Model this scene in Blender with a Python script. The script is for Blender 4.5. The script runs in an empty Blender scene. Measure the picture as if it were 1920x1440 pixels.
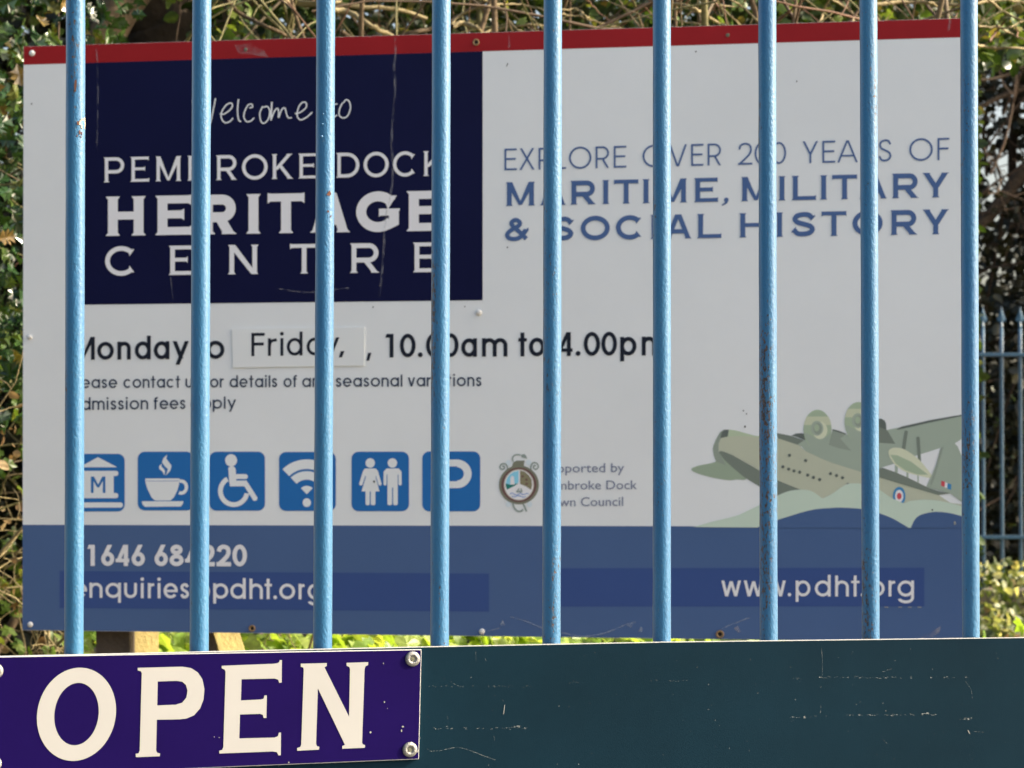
import bpy, bmesh, math, random
import numpy as np
from mathutils import Vector, Matrix, noise
from mathutils.geometry import tessellate_polygon

R = math.radians
scene = bpy.context.scene
col = scene.collection
random.seed(7)
rng = np.random.default_rng(11)

# ------------------------------------------------------------------ camera
FPX = 5000.0            # focal length in photo pixels (1920 wide)
PITCH = R(1.1)
SHIFT = 104.0
CAM = Vector((0, 0, 1.6))
cam_d = bpy.data.cameras.new('camera')
cam = bpy.data.objects.new('camera', cam_d)
col.objects.link(cam)
cam.location = CAM
cam.rotation_euler = (R(90) + PITCH, 0, 0)
cam_d.sensor_width = 36
cam_d.lens = 36 * FPX / 1920
cam_d.shift_y = SHIFT / 1920
cam_d.clip_start = 0.05
cam_d.clip_end = 3000
cam_d.dof.use_dof = True
cam_d.dof.focus_distance = 3.05
cam_d.dof.aperture_fstop = 18.0
cam_d.dof.aperture_blades = 7
scene.camera = cam

# ------------------------------------------------------------------ sky and sun
SUN_ELEV = R(31)
SUN_AZ = R(0.5)         # angle of the sun from the +X axis, towards +Y positive
world = bpy.data.worlds.new('World')
scene.world = world
world.use_nodes = True
wn = world.node_tree
bg = wn.nodes['Background']
sky = wn.nodes.new('ShaderNodeTexSky')
sky.sky_type = 'NISHITA'
sky.sun_disc = False
sky.sun_elevation = SUN_ELEV
sky.sun_rotation = R(90) - SUN_AZ
sky.air_density = 1.0
sky.dust_density = 6.0
sky.ozone_density = 0.2
wn.links.new(sky.outputs[0], bg.inputs[0])
bg.inputs[1].default_value = 0.15

sun_d = bpy.data.lights.new('sun', 'SUN')
sun = bpy.data.objects.new('sun', sun_d)
col.objects.link(sun)
sun_d.energy = 3.5
sun_d.angle = R(0.53)
sun_d.color = (1.0, 0.90, 0.72)
sdir = Vector((math.cos(SUN_AZ) * math.cos(SUN_ELEV), math.sin(SUN_AZ) * math.cos(SUN_ELEV), math.sin(SUN_ELEV)))
sun.rotation_euler = sdir.to_track_quat('Z', 'Y').to_euler()
sun.location = (6, -2, 6)

scene.render.engine = 'CYCLES'
scene.view_settings.view_transform = 'Standard'
scene.view_settings.look = 'None'
scene.view_settings.exposure = 1.22
scene.view_settings.gamma = 1.0
scene.view_settings.use_curve_mapping = False
scene.cycles.max_bounces = 8
scene.cycles.transparent_max_bounces = 12

# ------------------------------------------------------------------ projection helpers
FWD = Vector((0, math.cos(PITCH), math.sin(PITCH)))
UP = Vector((0, -math.sin(PITCH), math.cos(PITCH)))


def ray(px, py):
    return Vector((1, 0, 0)) * ((px - 960) / FPX) + UP * ((720 + SHIFT - py) / FPX) + FWD


def at(px, py, y):
    """world point seen at photo pixel (px, py) at world depth y"""
    d = ray(px, py)
    return CAM + d * (y / d.y)


def px_of(P):
    d = np.asarray(P, dtype=float) - np.array(CAM)
    z = d @ np.array(FWD)
    x = d[..., 0] / z * FPX + 960
    yy = 720 + SHIFT - (d @ np.array(UP)) / z * FPX
    return x, yy


class Plane:
    """a vertical plane: a = metres along it, z = height, off = metres proud towards the camera"""
    def __init__(self, y0, slope):
        self.o = Vector((0, y0, 0))
        th = math.atan(slope)
        self.th = th
        self.u = Vector((math.cos(th), math.sin(th), 0))
        self.n = Vector((math.sin(th), -math.cos(th), 0))

    def px(self, x, y):
        d = ray(x, y)
        t = (self.o - CAM).dot(self.n) / d.dot(self.n)
        P = CAM + d * t
        return ((P - self.o).dot(self.u), P.z)

    def w(self, a, z, off=0.0):
        return self.o + self.u * a + Vector((0, 0, z)) + self.n * off


SIGN = Plane(5.40, -0.176)
FEN = Plane(2.83, 0.294)

# ------------------------------------------------------------------ materials
def lin(c):
    c = c / 255.0
    return c / 12.92 if c <= 0.04045 else ((c + 0.055) / 1.055) ** 2.4


SHADE = 0.52


def vis(r, g, b, k=1.0):
    return tuple(min(0.85, lin(v) / SHADE * k) for v in (r, g, b)) + (1,)


def mat(name, base, rough=0.5, spec=0.5, coat=0.0, vary=0.0, scale=8.0, bump=0.0, bscale=60.0, metal=0.0):
    m = bpy.data.materials.new(name)
    m.use_nodes = True
    nt = m.node_tree
    b = nt.nodes['Principled BSDF']
    base = tuple(base)[:3] + (1,)
    b.inputs['Base Color'].default_value = base
    b.inputs['Roughness'].default_value = rough
    b.inputs['Specular IOR Level'].default_value = spec
    b.inputs['Coat Weight'].default_value = coat
    b.inputs['Coat Roughness'].default_value = 0.08
    b.inputs['Metallic'].default_value = metal
    tc = nt.nodes.new('ShaderNodeTexCoord')
    if vary > 0:
        n = nt.nodes.new('ShaderNodeTexNoise')
        n.inputs['Scale'].default_value = scale
        n.inputs['Detail'].default_value = 6
        n.inputs['Roughness'].default_value = 0.65
        nt.links.new(tc.outputs['Object'], n.inputs['Vector'])
        mr = nt.nodes.new('ShaderNodeMapRange')
        mr.inputs[1].default_value = 0.3
        mr.inputs[2].default_value = 0.7
        mr.inputs[3].default_value = 1 - vary
        mr.inputs[4].default_value = 1 + vary
        nt.links.new(n.outputs['Fac'], mr.inputs[0])
        mx = nt.nodes.new('ShaderNodeVectorMath')
        mx.operation = 'SCALE'
        mx.inputs[0].default_value = base[:3]
        nt.links.new(mr.outputs[0], mx.inputs['Scale'])
        nt.links.new(mx.outputs[0], b.inputs['Base Color'])
    if bump > 0:
        n2 = nt.nodes.new('ShaderNodeTexNoise')
        n2.inputs['Scale'].default_value = bscale
        n2.inputs['Detail'].default_value = 4
        nt.links.new(tc.outputs['Object'], n2.inputs['Vector'])
        bp = nt.nodes.new('ShaderNodeBump')
        bp.inputs['Strength'].default_value = bump
        bp.inputs['Distance'].default_value = 0.01
        nt.links.new(n2.outputs['Fac'], bp.inputs['Height'])
        nt.links.new(bp.outputs[0], b.inputs['Normal'])
    return m


def print_mat(name, r, g, b, rough=0.4, k=1.0):
    return mat(name, vis(r, g, b, k), rough=rough, spec=0.2, vary=0.035, scale=3.0)


def leaf_mat(name, ramp, rough=0.35, spec=0.5, trans=0.35, trans_tint=(1.6, 1.5, 0.6)):
    """ramp: list of (pos, colour) by leaf"""
    m = bpy.data.materials.new(name)
    m.use_nodes = True
    nt = m.node_tree
    b = nt.nodes['Principled BSDF']
    out = nt.nodes['Material Output']
    geo = nt.nodes.new('ShaderNodeNewGeometry')
    oi = nt.nodes.new('ShaderNodeObjectInfo')
    add = nt.nodes.new('ShaderNodeMath'); add.operation = 'ADD'
    fr = nt.nodes.new('ShaderNodeMath'); fr.operation = 'FRACT'
    nt.links.new(geo.outputs['Random Per Island'], add.inputs[0])
    nt.links.new(oi.outputs['Random'], add.inputs[1])
    nt.links.new(add.outputs[0], fr.inputs[0])
    cr = nt.nodes.new('ShaderNodeValToRGB')
    els = cr.color_ramp.elements
    while len(els) < len(ramp):
        els.new(0.5)
    for e, (p, c) in zip(els, ramp):
        e.position = p
        e.color = tuple(c) + (1,)
    nt.links.new(fr.outputs[0], cr.inputs[0])
    tc = nt.nodes.new('ShaderNodeTexCoord')
    n = nt.nodes.new('ShaderNodeTexNoise')
    n.inputs['Scale'].default_value = 55
    n.inputs['Detail'].default_value = 3
    nt.links.new(tc.outputs['Object'], n.inputs['Vector'])
    mr = nt.nodes.new('ShaderNodeMapRange')
    mr.inputs[1].default_value = 0.3; mr.inputs[2].default_value = 0.7
    mr.inputs[3].default_value = 0.7; mr.inputs[4].default_value = 1.3
    nt.links.new(n.outputs['Fac'], mr.inputs[0])
    sc = nt.nodes.new('ShaderNodeVectorMath'); sc.operation = 'SCALE'
    nt.links.new(cr.outputs[0], sc.inputs[0])
    nt.links.new(mr.outputs[0], sc.inputs['Scale'])
    nt.links.new(sc.outputs[0], b.inputs['Base Color'])
    b.inputs['Roughness'].default_value = rough
    b.inputs['Specular IOR Level'].default_value = spec
    tr = nt.nodes.new('ShaderNodeBsdfTranslucent')
    tv = nt.nodes.new('ShaderNodeVectorMath'); tv.operation = 'MULTIPLY'
    nt.links.new(sc.outputs[0], tv.inputs[0])
    tv.inputs[1].default_value = trans_tint
    nt.links.new(tv.outputs[0], tr.inputs[0])
    mix = nt.nodes.new('ShaderNodeMixShader')
    mix.inputs[0].default_value = trans
    nt.links.new(b.outputs[0], mix.inputs[1])
    nt.links.new(tr.outputs[0], mix.inputs[2])
    nt.links.new(mix.outputs[0], out.inputs[0])
    return m


def bar_paint(name, blue, rust_amt=0.5):
    """weathered gloss paint: chalky blue, brush ridges, rust chips that follow the bar's back-left side"""
    m = bpy.data.materials.new(name)
    m.use_nodes = True
    nt = m.node_tree
    L = nt.links.new
    b = nt.nodes['Principled BSDF']
    tc = nt.nodes.new('ShaderNodeTexCoord')
    oi = nt.nodes.new('ShaderNodeObjectInfo')
    off = nt.nodes.new('ShaderNodeVectorMath'); off.operation = 'SCALE'
    cmb = nt.nodes.new('ShaderNodeCombineXYZ')
    for i in range(3):
        L(oi.outputs['Random'], cmb.inputs[i])
    L(cmb.outputs[0], off.inputs[0]); off.inputs['Scale'].default_value = 37.0
    ad = nt.nodes.new('ShaderNodeVectorMath'); ad.operation = 'ADD'
    L(tc.outputs['Object'], ad.inputs[0]); L(off.outputs[0], ad.inputs[1])
    # colour variation
    n1 = nt.nodes.new('ShaderNodeTexNoise'); n1.inputs['Scale'].default_value = 9; n1.inputs['Detail'].default_value = 5
    L(ad.outputs[0], n1.inputs['Vector'])
    cr = nt.nodes.new('ShaderNodeValToRGB')
    cr.color_ramp.elements[0].position = 0.3
    cr.color_ramp.elements[1].position = 0.72
    cr.color_ramp.elements[0].color = (blue[0] * .8, blue[1] * .88, blue[2] * .95, 1)
    cr.color_ramp.elements[1].color = (blue[0] * 1.6, blue[1] * 1.1, blue[2] * 1.02, 1)
    L(n1.outputs['Fac'], cr.inputs[0])
    # fine speckle of dirt
    n2 = nt.nodes.new('ShaderNodeTexNoise'); n2.inputs['Scale'].default_value = 420; n2.inputs['Detail'].default_value = 3
    L(ad.outputs[0], n2.inputs['Vector'])
    # large mask: rust only in patches
    mp = nt.nodes.new('ShaderNodeMapping'); mp.inputs['Scale'].default_value = (20, 20, 2.6)
    L(ad.outputs[0], mp.inputs[0])
    n3 = nt.nodes.new('ShaderNodeTexNoise'); n3.inputs['Scale'].default_value = 1.6; n3.inputs['Detail'].default_value = 3
    L(mp.outputs[0], n3.inputs['Vector'])
    mp4 = nt.nodes.new('ShaderNodeMapping'); mp4.inputs['Scale'].default_value = (1, 1, .45)
    L(ad.outputs[0], mp4.inputs[0])
    n4 = nt.nodes.new('ShaderNodeTexNoise'); n4.inputs['Scale'].default_value = 420; n4.inputs['Detail'].default_value = 5; n4.inputs['Roughness'].default_value = .7
    L(mp4.outputs[0], n4.inputs['Vector'])
    a1 = nt.nodes.new('ShaderNodeMath'); a1.operation = 'MULTIPLY_ADD'
    L(n3.outputs['Fac'], a1.inputs[0]); a1.inputs[1].default_value = 0.85
    L(n4.outputs['Fac'], a1.inputs[2])
    th = nt.nodes.new('ShaderNodeMapRange')
    th.inputs[1].default_value = 1.165; th.inputs[2].default_value = 1.20
    wa = nt.nodes.new('ShaderNodeAttribute'); wa.attribute_type = 'OBJECT'; wa.attribute_name = 'wear'
    sx = nt.nodes.new('ShaderNodeSeparateXYZ'); L(tc.outputs['Normal'], sx.inputs[0])
    w1 = nt.nodes.new('ShaderNodeMath'); w1.operation = 'MULTIPLY_ADD'
    L(wa.outputs['Fac'], w1.inputs[0]); w1.inputs[1].default_value = .13; L(a1.outputs[0], w1.inputs[2])
    w2 = nt.nodes.new('ShaderNodeMath'); w2.operation = 'MULTIPLY_ADD'
    L(sx.outputs[0], w2.inputs[0]); w2.inputs[1].default_value = -.055; L(w1.outputs[0], w2.inputs[2])
    L(w2.outputs[0], th.inputs[0])
    # speckle
    sp = nt.nodes.new('ShaderNodeMapRange')
    sp.inputs[1].default_value = 0.62; sp.inputs[2].default_value = 0.74; sp.inputs[3].default_value = 0; sp.inputs[4].default_value = .45
    L(n2.outputs['Fac'], sp.inputs[0])
    mixd = nt.nodes.new('ShaderNodeMix'); mixd.data_type = 'RGBA'
    L(sp.outputs[0], mixd.inputs[0]); L(cr.outputs[0], mixd.inputs[6]); mixd.inputs[7].default_value = (.10, .16, .18, 1)
    rc = nt.nodes.new('ShaderNodeValToRGB')
    rc.color_ramp.elements[0].position = .35; rc.color_ramp.elements[1].position = .75
    rc.color_ramp.elements[0].color = (.030, .026, .028, 1)
    rc.color_ramp.elements[1].color = (.16, .085, .06, 1)
    L(n2.outputs['Fac'], rc.inputs[0])
    mixr = nt.nodes.new('ShaderNodeMix'); mixr.data_type = 'RGBA'
    L(th.outputs[0], mixr.inputs[0]); L(mixd.outputs[2], mixr.inputs[6]); L(rc.outputs[0], mixr.inputs[7])
    L(mixr.outputs[2], b.inputs['Base Color'])
    rr = nt.nodes.new('ShaderNodeMapRange'); rr.inputs[3].default_value = .46; rr.inputs[4].default_value = .9
    L(th.outputs[0], rr.inputs[0]); L(rr.outputs[0], b.inputs['Roughness'])
    b.inputs['Specular IOR Level'].default_value = .35
    b.inputs['Coat Weight'].default_value = 1.0
    b.inputs['Coat Roughness'].default_value = .34
    b.inputs['Sheen Weight'].default_value = .35
    b.inputs['Sheen Roughness'].default_value = .4
    b.inputs['Sheen Tint'].default_value = (1, .92, .70, 1)
    # bump
    mp5 = nt.nodes.new('ShaderNodeMapping'); mp5.inputs['Scale'].default_value = (1, 1, .6)
    L(ad.outputs[0], mp5.inputs[0])
    n5 = nt.nodes.new('ShaderNodeTexNoise'); n5.inputs['Scale'].default_value = 420; n5.inputs['Detail'].default_value = 3
    L(mp5.outputs[0], n5.inputs['Vector'])
    sb = nt.nodes.new('ShaderNodeMath'); sb.operation = 'MULTIPLY_ADD'
    L(th.outputs[0], sb.inputs[0]); sb.inputs[1].default_value = -.6; L(n5.outputs['Fac'], sb.inputs[2])
    bp = nt.nodes.new('ShaderNodeBump'); bp.inputs['Strength'].default_value = .8; bp.inputs['Distance'].default_value = .0013
    L(sb.outputs[0], bp.inputs['Height']); L(bp.outputs[0], b.inputs['Normal'])
    return m


M = {}
M['white'] = mat('sign_white', (.83, .86, .85), rough=.32, spec=.35, vary=.045, scale=1.3)
M['letter_white'] = print_mat('print_white', 192, 193, 190)
M['script'] = print_mat('print_script', 176, 188, 186)
M['red'] = mat('print_red', vis(114, 22, 25), rough=.4, spec=.15, vary=.09, scale=5)
M['navy'] = mat('print_navy', vis(12, 14, 42), rough=.3, spec=.12, vary=.12, scale=2.5)
M['band'] = mat('print_band_blue', vis(55, 75, 108), rough=.28, spec=.4, vary=.06, scale=2.0)
M['overlay'] = mat('overlay_vinyl', vis(44, 62, 104), rough=.3, spec=.2, vary=.05, scale=2.0)
M['slate'] = print_mat('print_slate_blue', 57, 78, 114)
M['black'] = print_mat('print_black', 20, 24, 34)
M['ink'] = print_mat('print_dark_ink', 30, 42, 60)
M['icon'] = print_mat('print_icon_blue', 28, 82, 134)
M['patch'] = mat('patch_vinyl', (.82, .85, .83), rough=.4, spec=.2)
M['grey_text'] = print_mat('print_grey', 92, 98, 116)
M['contact'] = print_mat('print_contact', 192, 200, 206)
M['edge'] = mat('sheet_edge', (.62, .62, .6), rough=.5)
M['back'] = mat('sheet_back', (.55, .56, .56), rough=.5)
M['blue_bar'] = bar_paint('bar_paint_blue', (.016, .150, .315), .0)
M['blue_bar_rusty'] = bar_paint('bar_paint_blue_rusty', (.014, .18, .43), 1.0)
M['rear_bar'] = bar_paint('rear_fence_paint', (.020, .105, .19), .0)
M['board'] = None
M['purple'] = mat('open_purple', (.0095, .0028, .070), rough=.5, spec=.06, vary=.12, scale=6, bump=.04, bscale=900)
M['cream'] = mat('open_cream', (.485, .478, .455), rough=.5, spec=.12, vary=.03, scale=10)
M['steel'] = mat('screw_steel', (.30, .30, .28), rough=.42, metal=.7, vary=.25, scale=500, bump=.3, bscale=900)
M['dark_steel'] = mat('screw_recess', (.20, .20, .13), rough=.6, metal=.5)
M['cap_white'] = mat('cap_white', (.72, .72, .68), rough=.4)
M['brass'] = mat('rusty_brass', (.30, .19, .09), rough=.6, metal=.2, vary=.3, scale=300)
M['hole'] = mat('dark_hole', (.012, .010, .010), rough=.9)
M['timber'] = mat('post_timber_lit', (.40, .32, .12), rough=.8, vary=.25, scale=30, bump=.3, bscale=120)  # sunlit tone of the timber, sunlight put into the colour
M['timber_shaded'] = mat('post_timber_shaded', (.065, .05, .036), rough=.9, vary=.3, scale=30, bump=.3, bscale=120)  # shaded tone of the timber, shade put into the colour
M['mark'] = mat('scratch_pale', (.34, .35, .33), rough=.7, vary=.4, scale=400)


def see_through(name, rgb, alpha, scale=160, lo=.4, hi=.62, stretch=(1, 1, .35)):
    m = bpy.data.materials.new(name); m.use_nodes = True
    nt = m.node_tree; b = nt.nodes['Principled BSDF']; out = nt.nodes['Material Output']
    b.inputs['Base Color'].default_value = tuple(rgb) + (1,)
    b.inputs['Roughness'].default_value = .7
    t = nt.nodes.new('ShaderNodeBsdfTransparent'); mx = nt.nodes.new('ShaderNodeMixShader')
    tc = nt.nodes.new('ShaderNodeTexCoord'); mp = nt.nodes.new('ShaderNodeMapping'); mp.inputs['Scale'].default_value = stretch
    n = nt.nodes.new('ShaderNodeTexNoise'); n.inputs['Scale'].default_value = scale; n.inputs['Detail'].default_value = 5
    mr = nt.nodes.new('ShaderNodeMapRange'); mr.inputs[1].default_value = lo; mr.inputs[2].default_value = hi
    mr.inputs[3].default_value = 0; mr.inputs[4].default_value = alpha
    L = nt.links.new
    L(tc.outputs['Object'], mp.inputs[0]); L(mp.outputs[0], n.inputs['Vector']); L(n.outputs['Fac'], mr.inputs[0])
    L(mr.outputs[0], mx.inputs[0]); L(t.outputs[0], mx.inputs[1]); L(b.outputs[0], mx.inputs[2]); L(mx.outputs[0], out.inputs[0])
    return m


M['stain'] = see_through('dried_drip', (.46, .46, .48), .30)
M['haze_scuff'] = see_through('scuff', (.50, .46, .46), .40, scale=40, lo=.35, hi=.7, stretch=(1, 1, 1))
M['scratch'] = see_through('board_scratch', (.40, .44, .42), .42, scale=500, lo=.42, hi=.60, stretch=(1, 1, 1))
M['crack'] = see_through('crazed_lacquer', (.36, .42, .52), .60, scale=90, lo=.3, hi=.6, stretch=(1, 1, 1))


def board_mat():
    m = mat('board_dark_green', (.0042, .0205, .0345), rough=.55, spec=.06, vary=.16, scale=4, bump=.05, bscale=700)
    nt = m.node_tree; L = nt.links.new
    b = nt.nodes['Principled BSDF']
    src = b.inputs['Base Color'].links[0].from_socket
    tc = nt.nodes.new('ShaderNodeTexCoord')
    n = nt.nodes.new('ShaderNodeTexNoise'); n.inputs['Scale'].default_value = 260; n.inputs['Detail'].default_value = 2
    L(tc.outputs['Object'], n.inputs['Vector'])
    mr = nt.nodes.new('ShaderNodeMapRange'); mr.inputs[1].default_value = .76; mr.inputs[2].default_value = .80
    mr.inputs[3].default_value = 0; mr.inputs[4].default_value = .35
    L(n.outputs['Fac'], mr.inputs[0])
    mx = nt.nodes.new('ShaderNodeMix'); mx.data_type = 'RGBA'
    L(mr.outputs[0], mx.inputs[0]); L(src, mx.inputs[6]); mx.inputs[7].default_value = (.3, .36, .34, 1)
    L(mx.outputs[2], b.inputs['Base Color'])
    return m


M['board'] = board_mat()
M['bark'] = mat('bark', (.13, .09, .05), rough=.9, vary=.45, scale=14, bump=.8, bscale=45)
M['bark_dark'] = mat('bark_dark', (.045, .030, .016), rough=.95, vary=.4, scale=12, bump=.8, bscale=40)
M['twig'] = mat('twig_tan', (.12, .088, .048), rough=.75, vary=.6, scale=9)
M['twig_green'] = mat('twig_lichen', (.15, .135, .055), rough=.8, vary=.4, scale=10, bump=.4, bscale=90)
M['twig_red'] = mat('twig_reddish', (.15, .075, .04), rough=.7, vary=.35, scale=12)
M['twig_lit'] = mat('twig_sunlit', (.27, .215, .105), rough=.75, vary=.5, scale=14, bump=.5, bscale=120)  # brighter twig copy for sunlit branches, sunlight put into the colour
M['twig_dark'] = mat('twig_dark', (.10, .065, .04), rough=.85, vary=.4, scale=10)
M['holly'] = leaf_mat('holly_leaf', [(0, (.012, .035, .012)), (.6, (.03, .075, .02)), (.9, (.08, .13, .03)), (1, (.20, .13, .04))], rough=.22, spec=.7, trans=.15)
M['ivy'] = leaf_mat('ivy_leaf', [(0, (.05, .10, .02)), (.5, (.10, .17, .03)), (.85, (.20, .26, .06)), (1, (.30, .22, .09))], rough=.42, trans=.4)
M['ivy_bright'] = leaf_mat('ivy_leaf_bright', [(0, (.12, .22, .03)), (.5, (.24, .36, .06)), (1, (.40, .48, .14))], rough=.4, trans=.5)
M['ivy_pale'] = leaf_mat('ivy_leaf_pale', [(0, (.03, .05, .012)), (.45, (.10, .14, .04)), (.68, (.34, .37, .20)), (.92, (.58, .58, .40)), (1, (.42, .26, .12))], rough=.4, trans=.35)
M['hedge'] = leaf_mat('hedge_leaf', [(0, (.012, .026, .008)), (.6, (.03, .06, .012)), (.9, (.09, .14, .03)), (1, (.20, .15, .06))], rough=.35, trans=.3)
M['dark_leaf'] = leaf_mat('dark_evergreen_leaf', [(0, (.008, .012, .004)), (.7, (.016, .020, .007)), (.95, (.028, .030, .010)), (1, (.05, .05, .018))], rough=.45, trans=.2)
M['dead'] = leaf_mat('dead_leaf', [(0, (.16, .09, .04)), (.6, (.30, .20, .09)), (1, (.42, .32, .17))], rough=.7, trans=.3, trans_tint=(1.2, 1.1, .9))
M['earth'] = mat('earth', (.12, .085, .05), rough=1, vary=.5, scale=3, bump=.8, bscale=30)
M['asphalt'] = mat('asphalt', (.055, .055, .055), rough=.95, vary=.2, scale=20, bump=.5, bscale=250)
M['paving'] = mat('paving', (.22, .21, .19), rough=.9, vary=.2, scale=8, bump=.3, bscale=120)
M['brick'] = mat('wall_stone', (.23, .20, .16), rough=.95, vary=.35, scale=10, bump=.5, bscale=60)

# ------------------------------------------------------------------ object helpers
def thing(name, label, cat, loc=(0, 0, 0), rz=0.0, group=None):
    o = bpy.data.objects.new(name, None)
    o.empty_display_size = .1
    col.objects.link(o)
    o.location = loc
    o.rotation_euler = (0, 0, rz)
    o['label'] = label
    o['category'] = cat
    if group:
        o['group'] = group
    return o


def wmat(o):
    m = Matrix.Translation(o.location) @ o.rotation_euler.to_matrix().to_4x4()
    return wmat(o.parent) @ m if o.parent else m


def mesh_obj(name, verts, faces, m, parent=None, smooth=False, label=None, kind=None):
    """verts in world space; stored relative to the parent"""
    V = np.asarray([tuple(v) for v in verts] if not isinstance(verts, np.ndarray) else verts, dtype=np.float64)
    if parent is not None:
        inv = np.array(wmat(parent).inverted())
        V = V @ inv[:3, :3].T + inv[:3, 3]
    me = bpy.data.meshes.new(name)
    if isinstance(faces, np.ndarray):
        F = faces
        k = F.shape[1]
        me.vertices.add(len(V)); me.vertices.foreach_set('co', V.astype(np.float32).ravel())
        me.loops.add(F.size); me.loops.foreach_set('vertex_index', F.astype(np.int32).ravel())
        me.polygons.add(len(F)); me.polygons.foreach_set('loop_start', np.arange(0, F.size, k, dtype=np.int32))
        me.polygons.foreach_set('loop_total', np.full(len(F), k, dtype=np.int32))
        me.update(calc_edges=True)
    else:
        me.from_pydata([tuple(v) for v in V], [], faces)
        me.update()
    if smooth:
        me.polygons.foreach_set('use_smooth', [True] * len(me.polygons))
    me.materials.append(m)
    o = bpy.data.objects.new(name, me)
    col.objects.link(o)
    o.parent = parent
    if label:
        o['label'] = label
    if kind:
        o['kind'] = kind
    return o


def bm_obj(name, bm, m, parent=None, smooth=False, label=None, bevel=0, seg=2):
    if bevel:
        bmesh.ops.bevel(bm, geom=list(bm.edges), offset=bevel, segments=seg, affect='EDGES', profile=.6)
    bmesh.ops.recalc_face_normals(bm, faces=bm.faces)
    V = [v.co.copy() for v in bm.verts]
    bm.verts.index_update()
    F = [tuple(v.index for v in f.verts) for f in bm.faces]
    bm.free()
    return mesh_obj(name, V, F, m, parent, smooth, label)


def bm_prism(bm, loop3, thick):
    """loop3: world points of the front outline, thick: vector to the back outline"""
    a = [bm.verts.new(p) for p in loop3]
    b = [bm.verts.new(p + thick) for p in loop3]
    n = len(a)
    bm.faces.new(a); bm.faces.new(b[::-1])
    for i in range(n):
        bm.faces.new((a[i], b[i], b[(i + 1) % n], a[(i + 1) % n]))


def catmull(pts, n=8, closed=False):
    P = [Vector(p) for p in pts]
    out = []
    N = len(P)
    rng_ = range(N if closed else N - 1)
    for i in rng_:
        if closed:
            p0, p1, p2, p3 = P[(i - 1) % N], P[i], P[(i + 1) % N], P[(i + 2) % N]
        else:
            p0 = P[i - 1] if i > 0 else P[i] * 2 - P[i + 1]
            p1, p2 = P[i], P[i + 1]
            p3 = P[i + 2] if i + 2 < N else P[i + 1] * 2 - P[i]
        for k in range(n):
            t = k / n
            out.append(.5 * ((2 * p1) + (p2 - p0) * t + (2 * p0 - 5 * p1 + 4 * p2 - p3) * t * t + (3 * p1 - p0 - 3 * p2 + p3) * t ** 3))
    if not closed:
        out.append(P[-1].copy())
    return out


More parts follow.
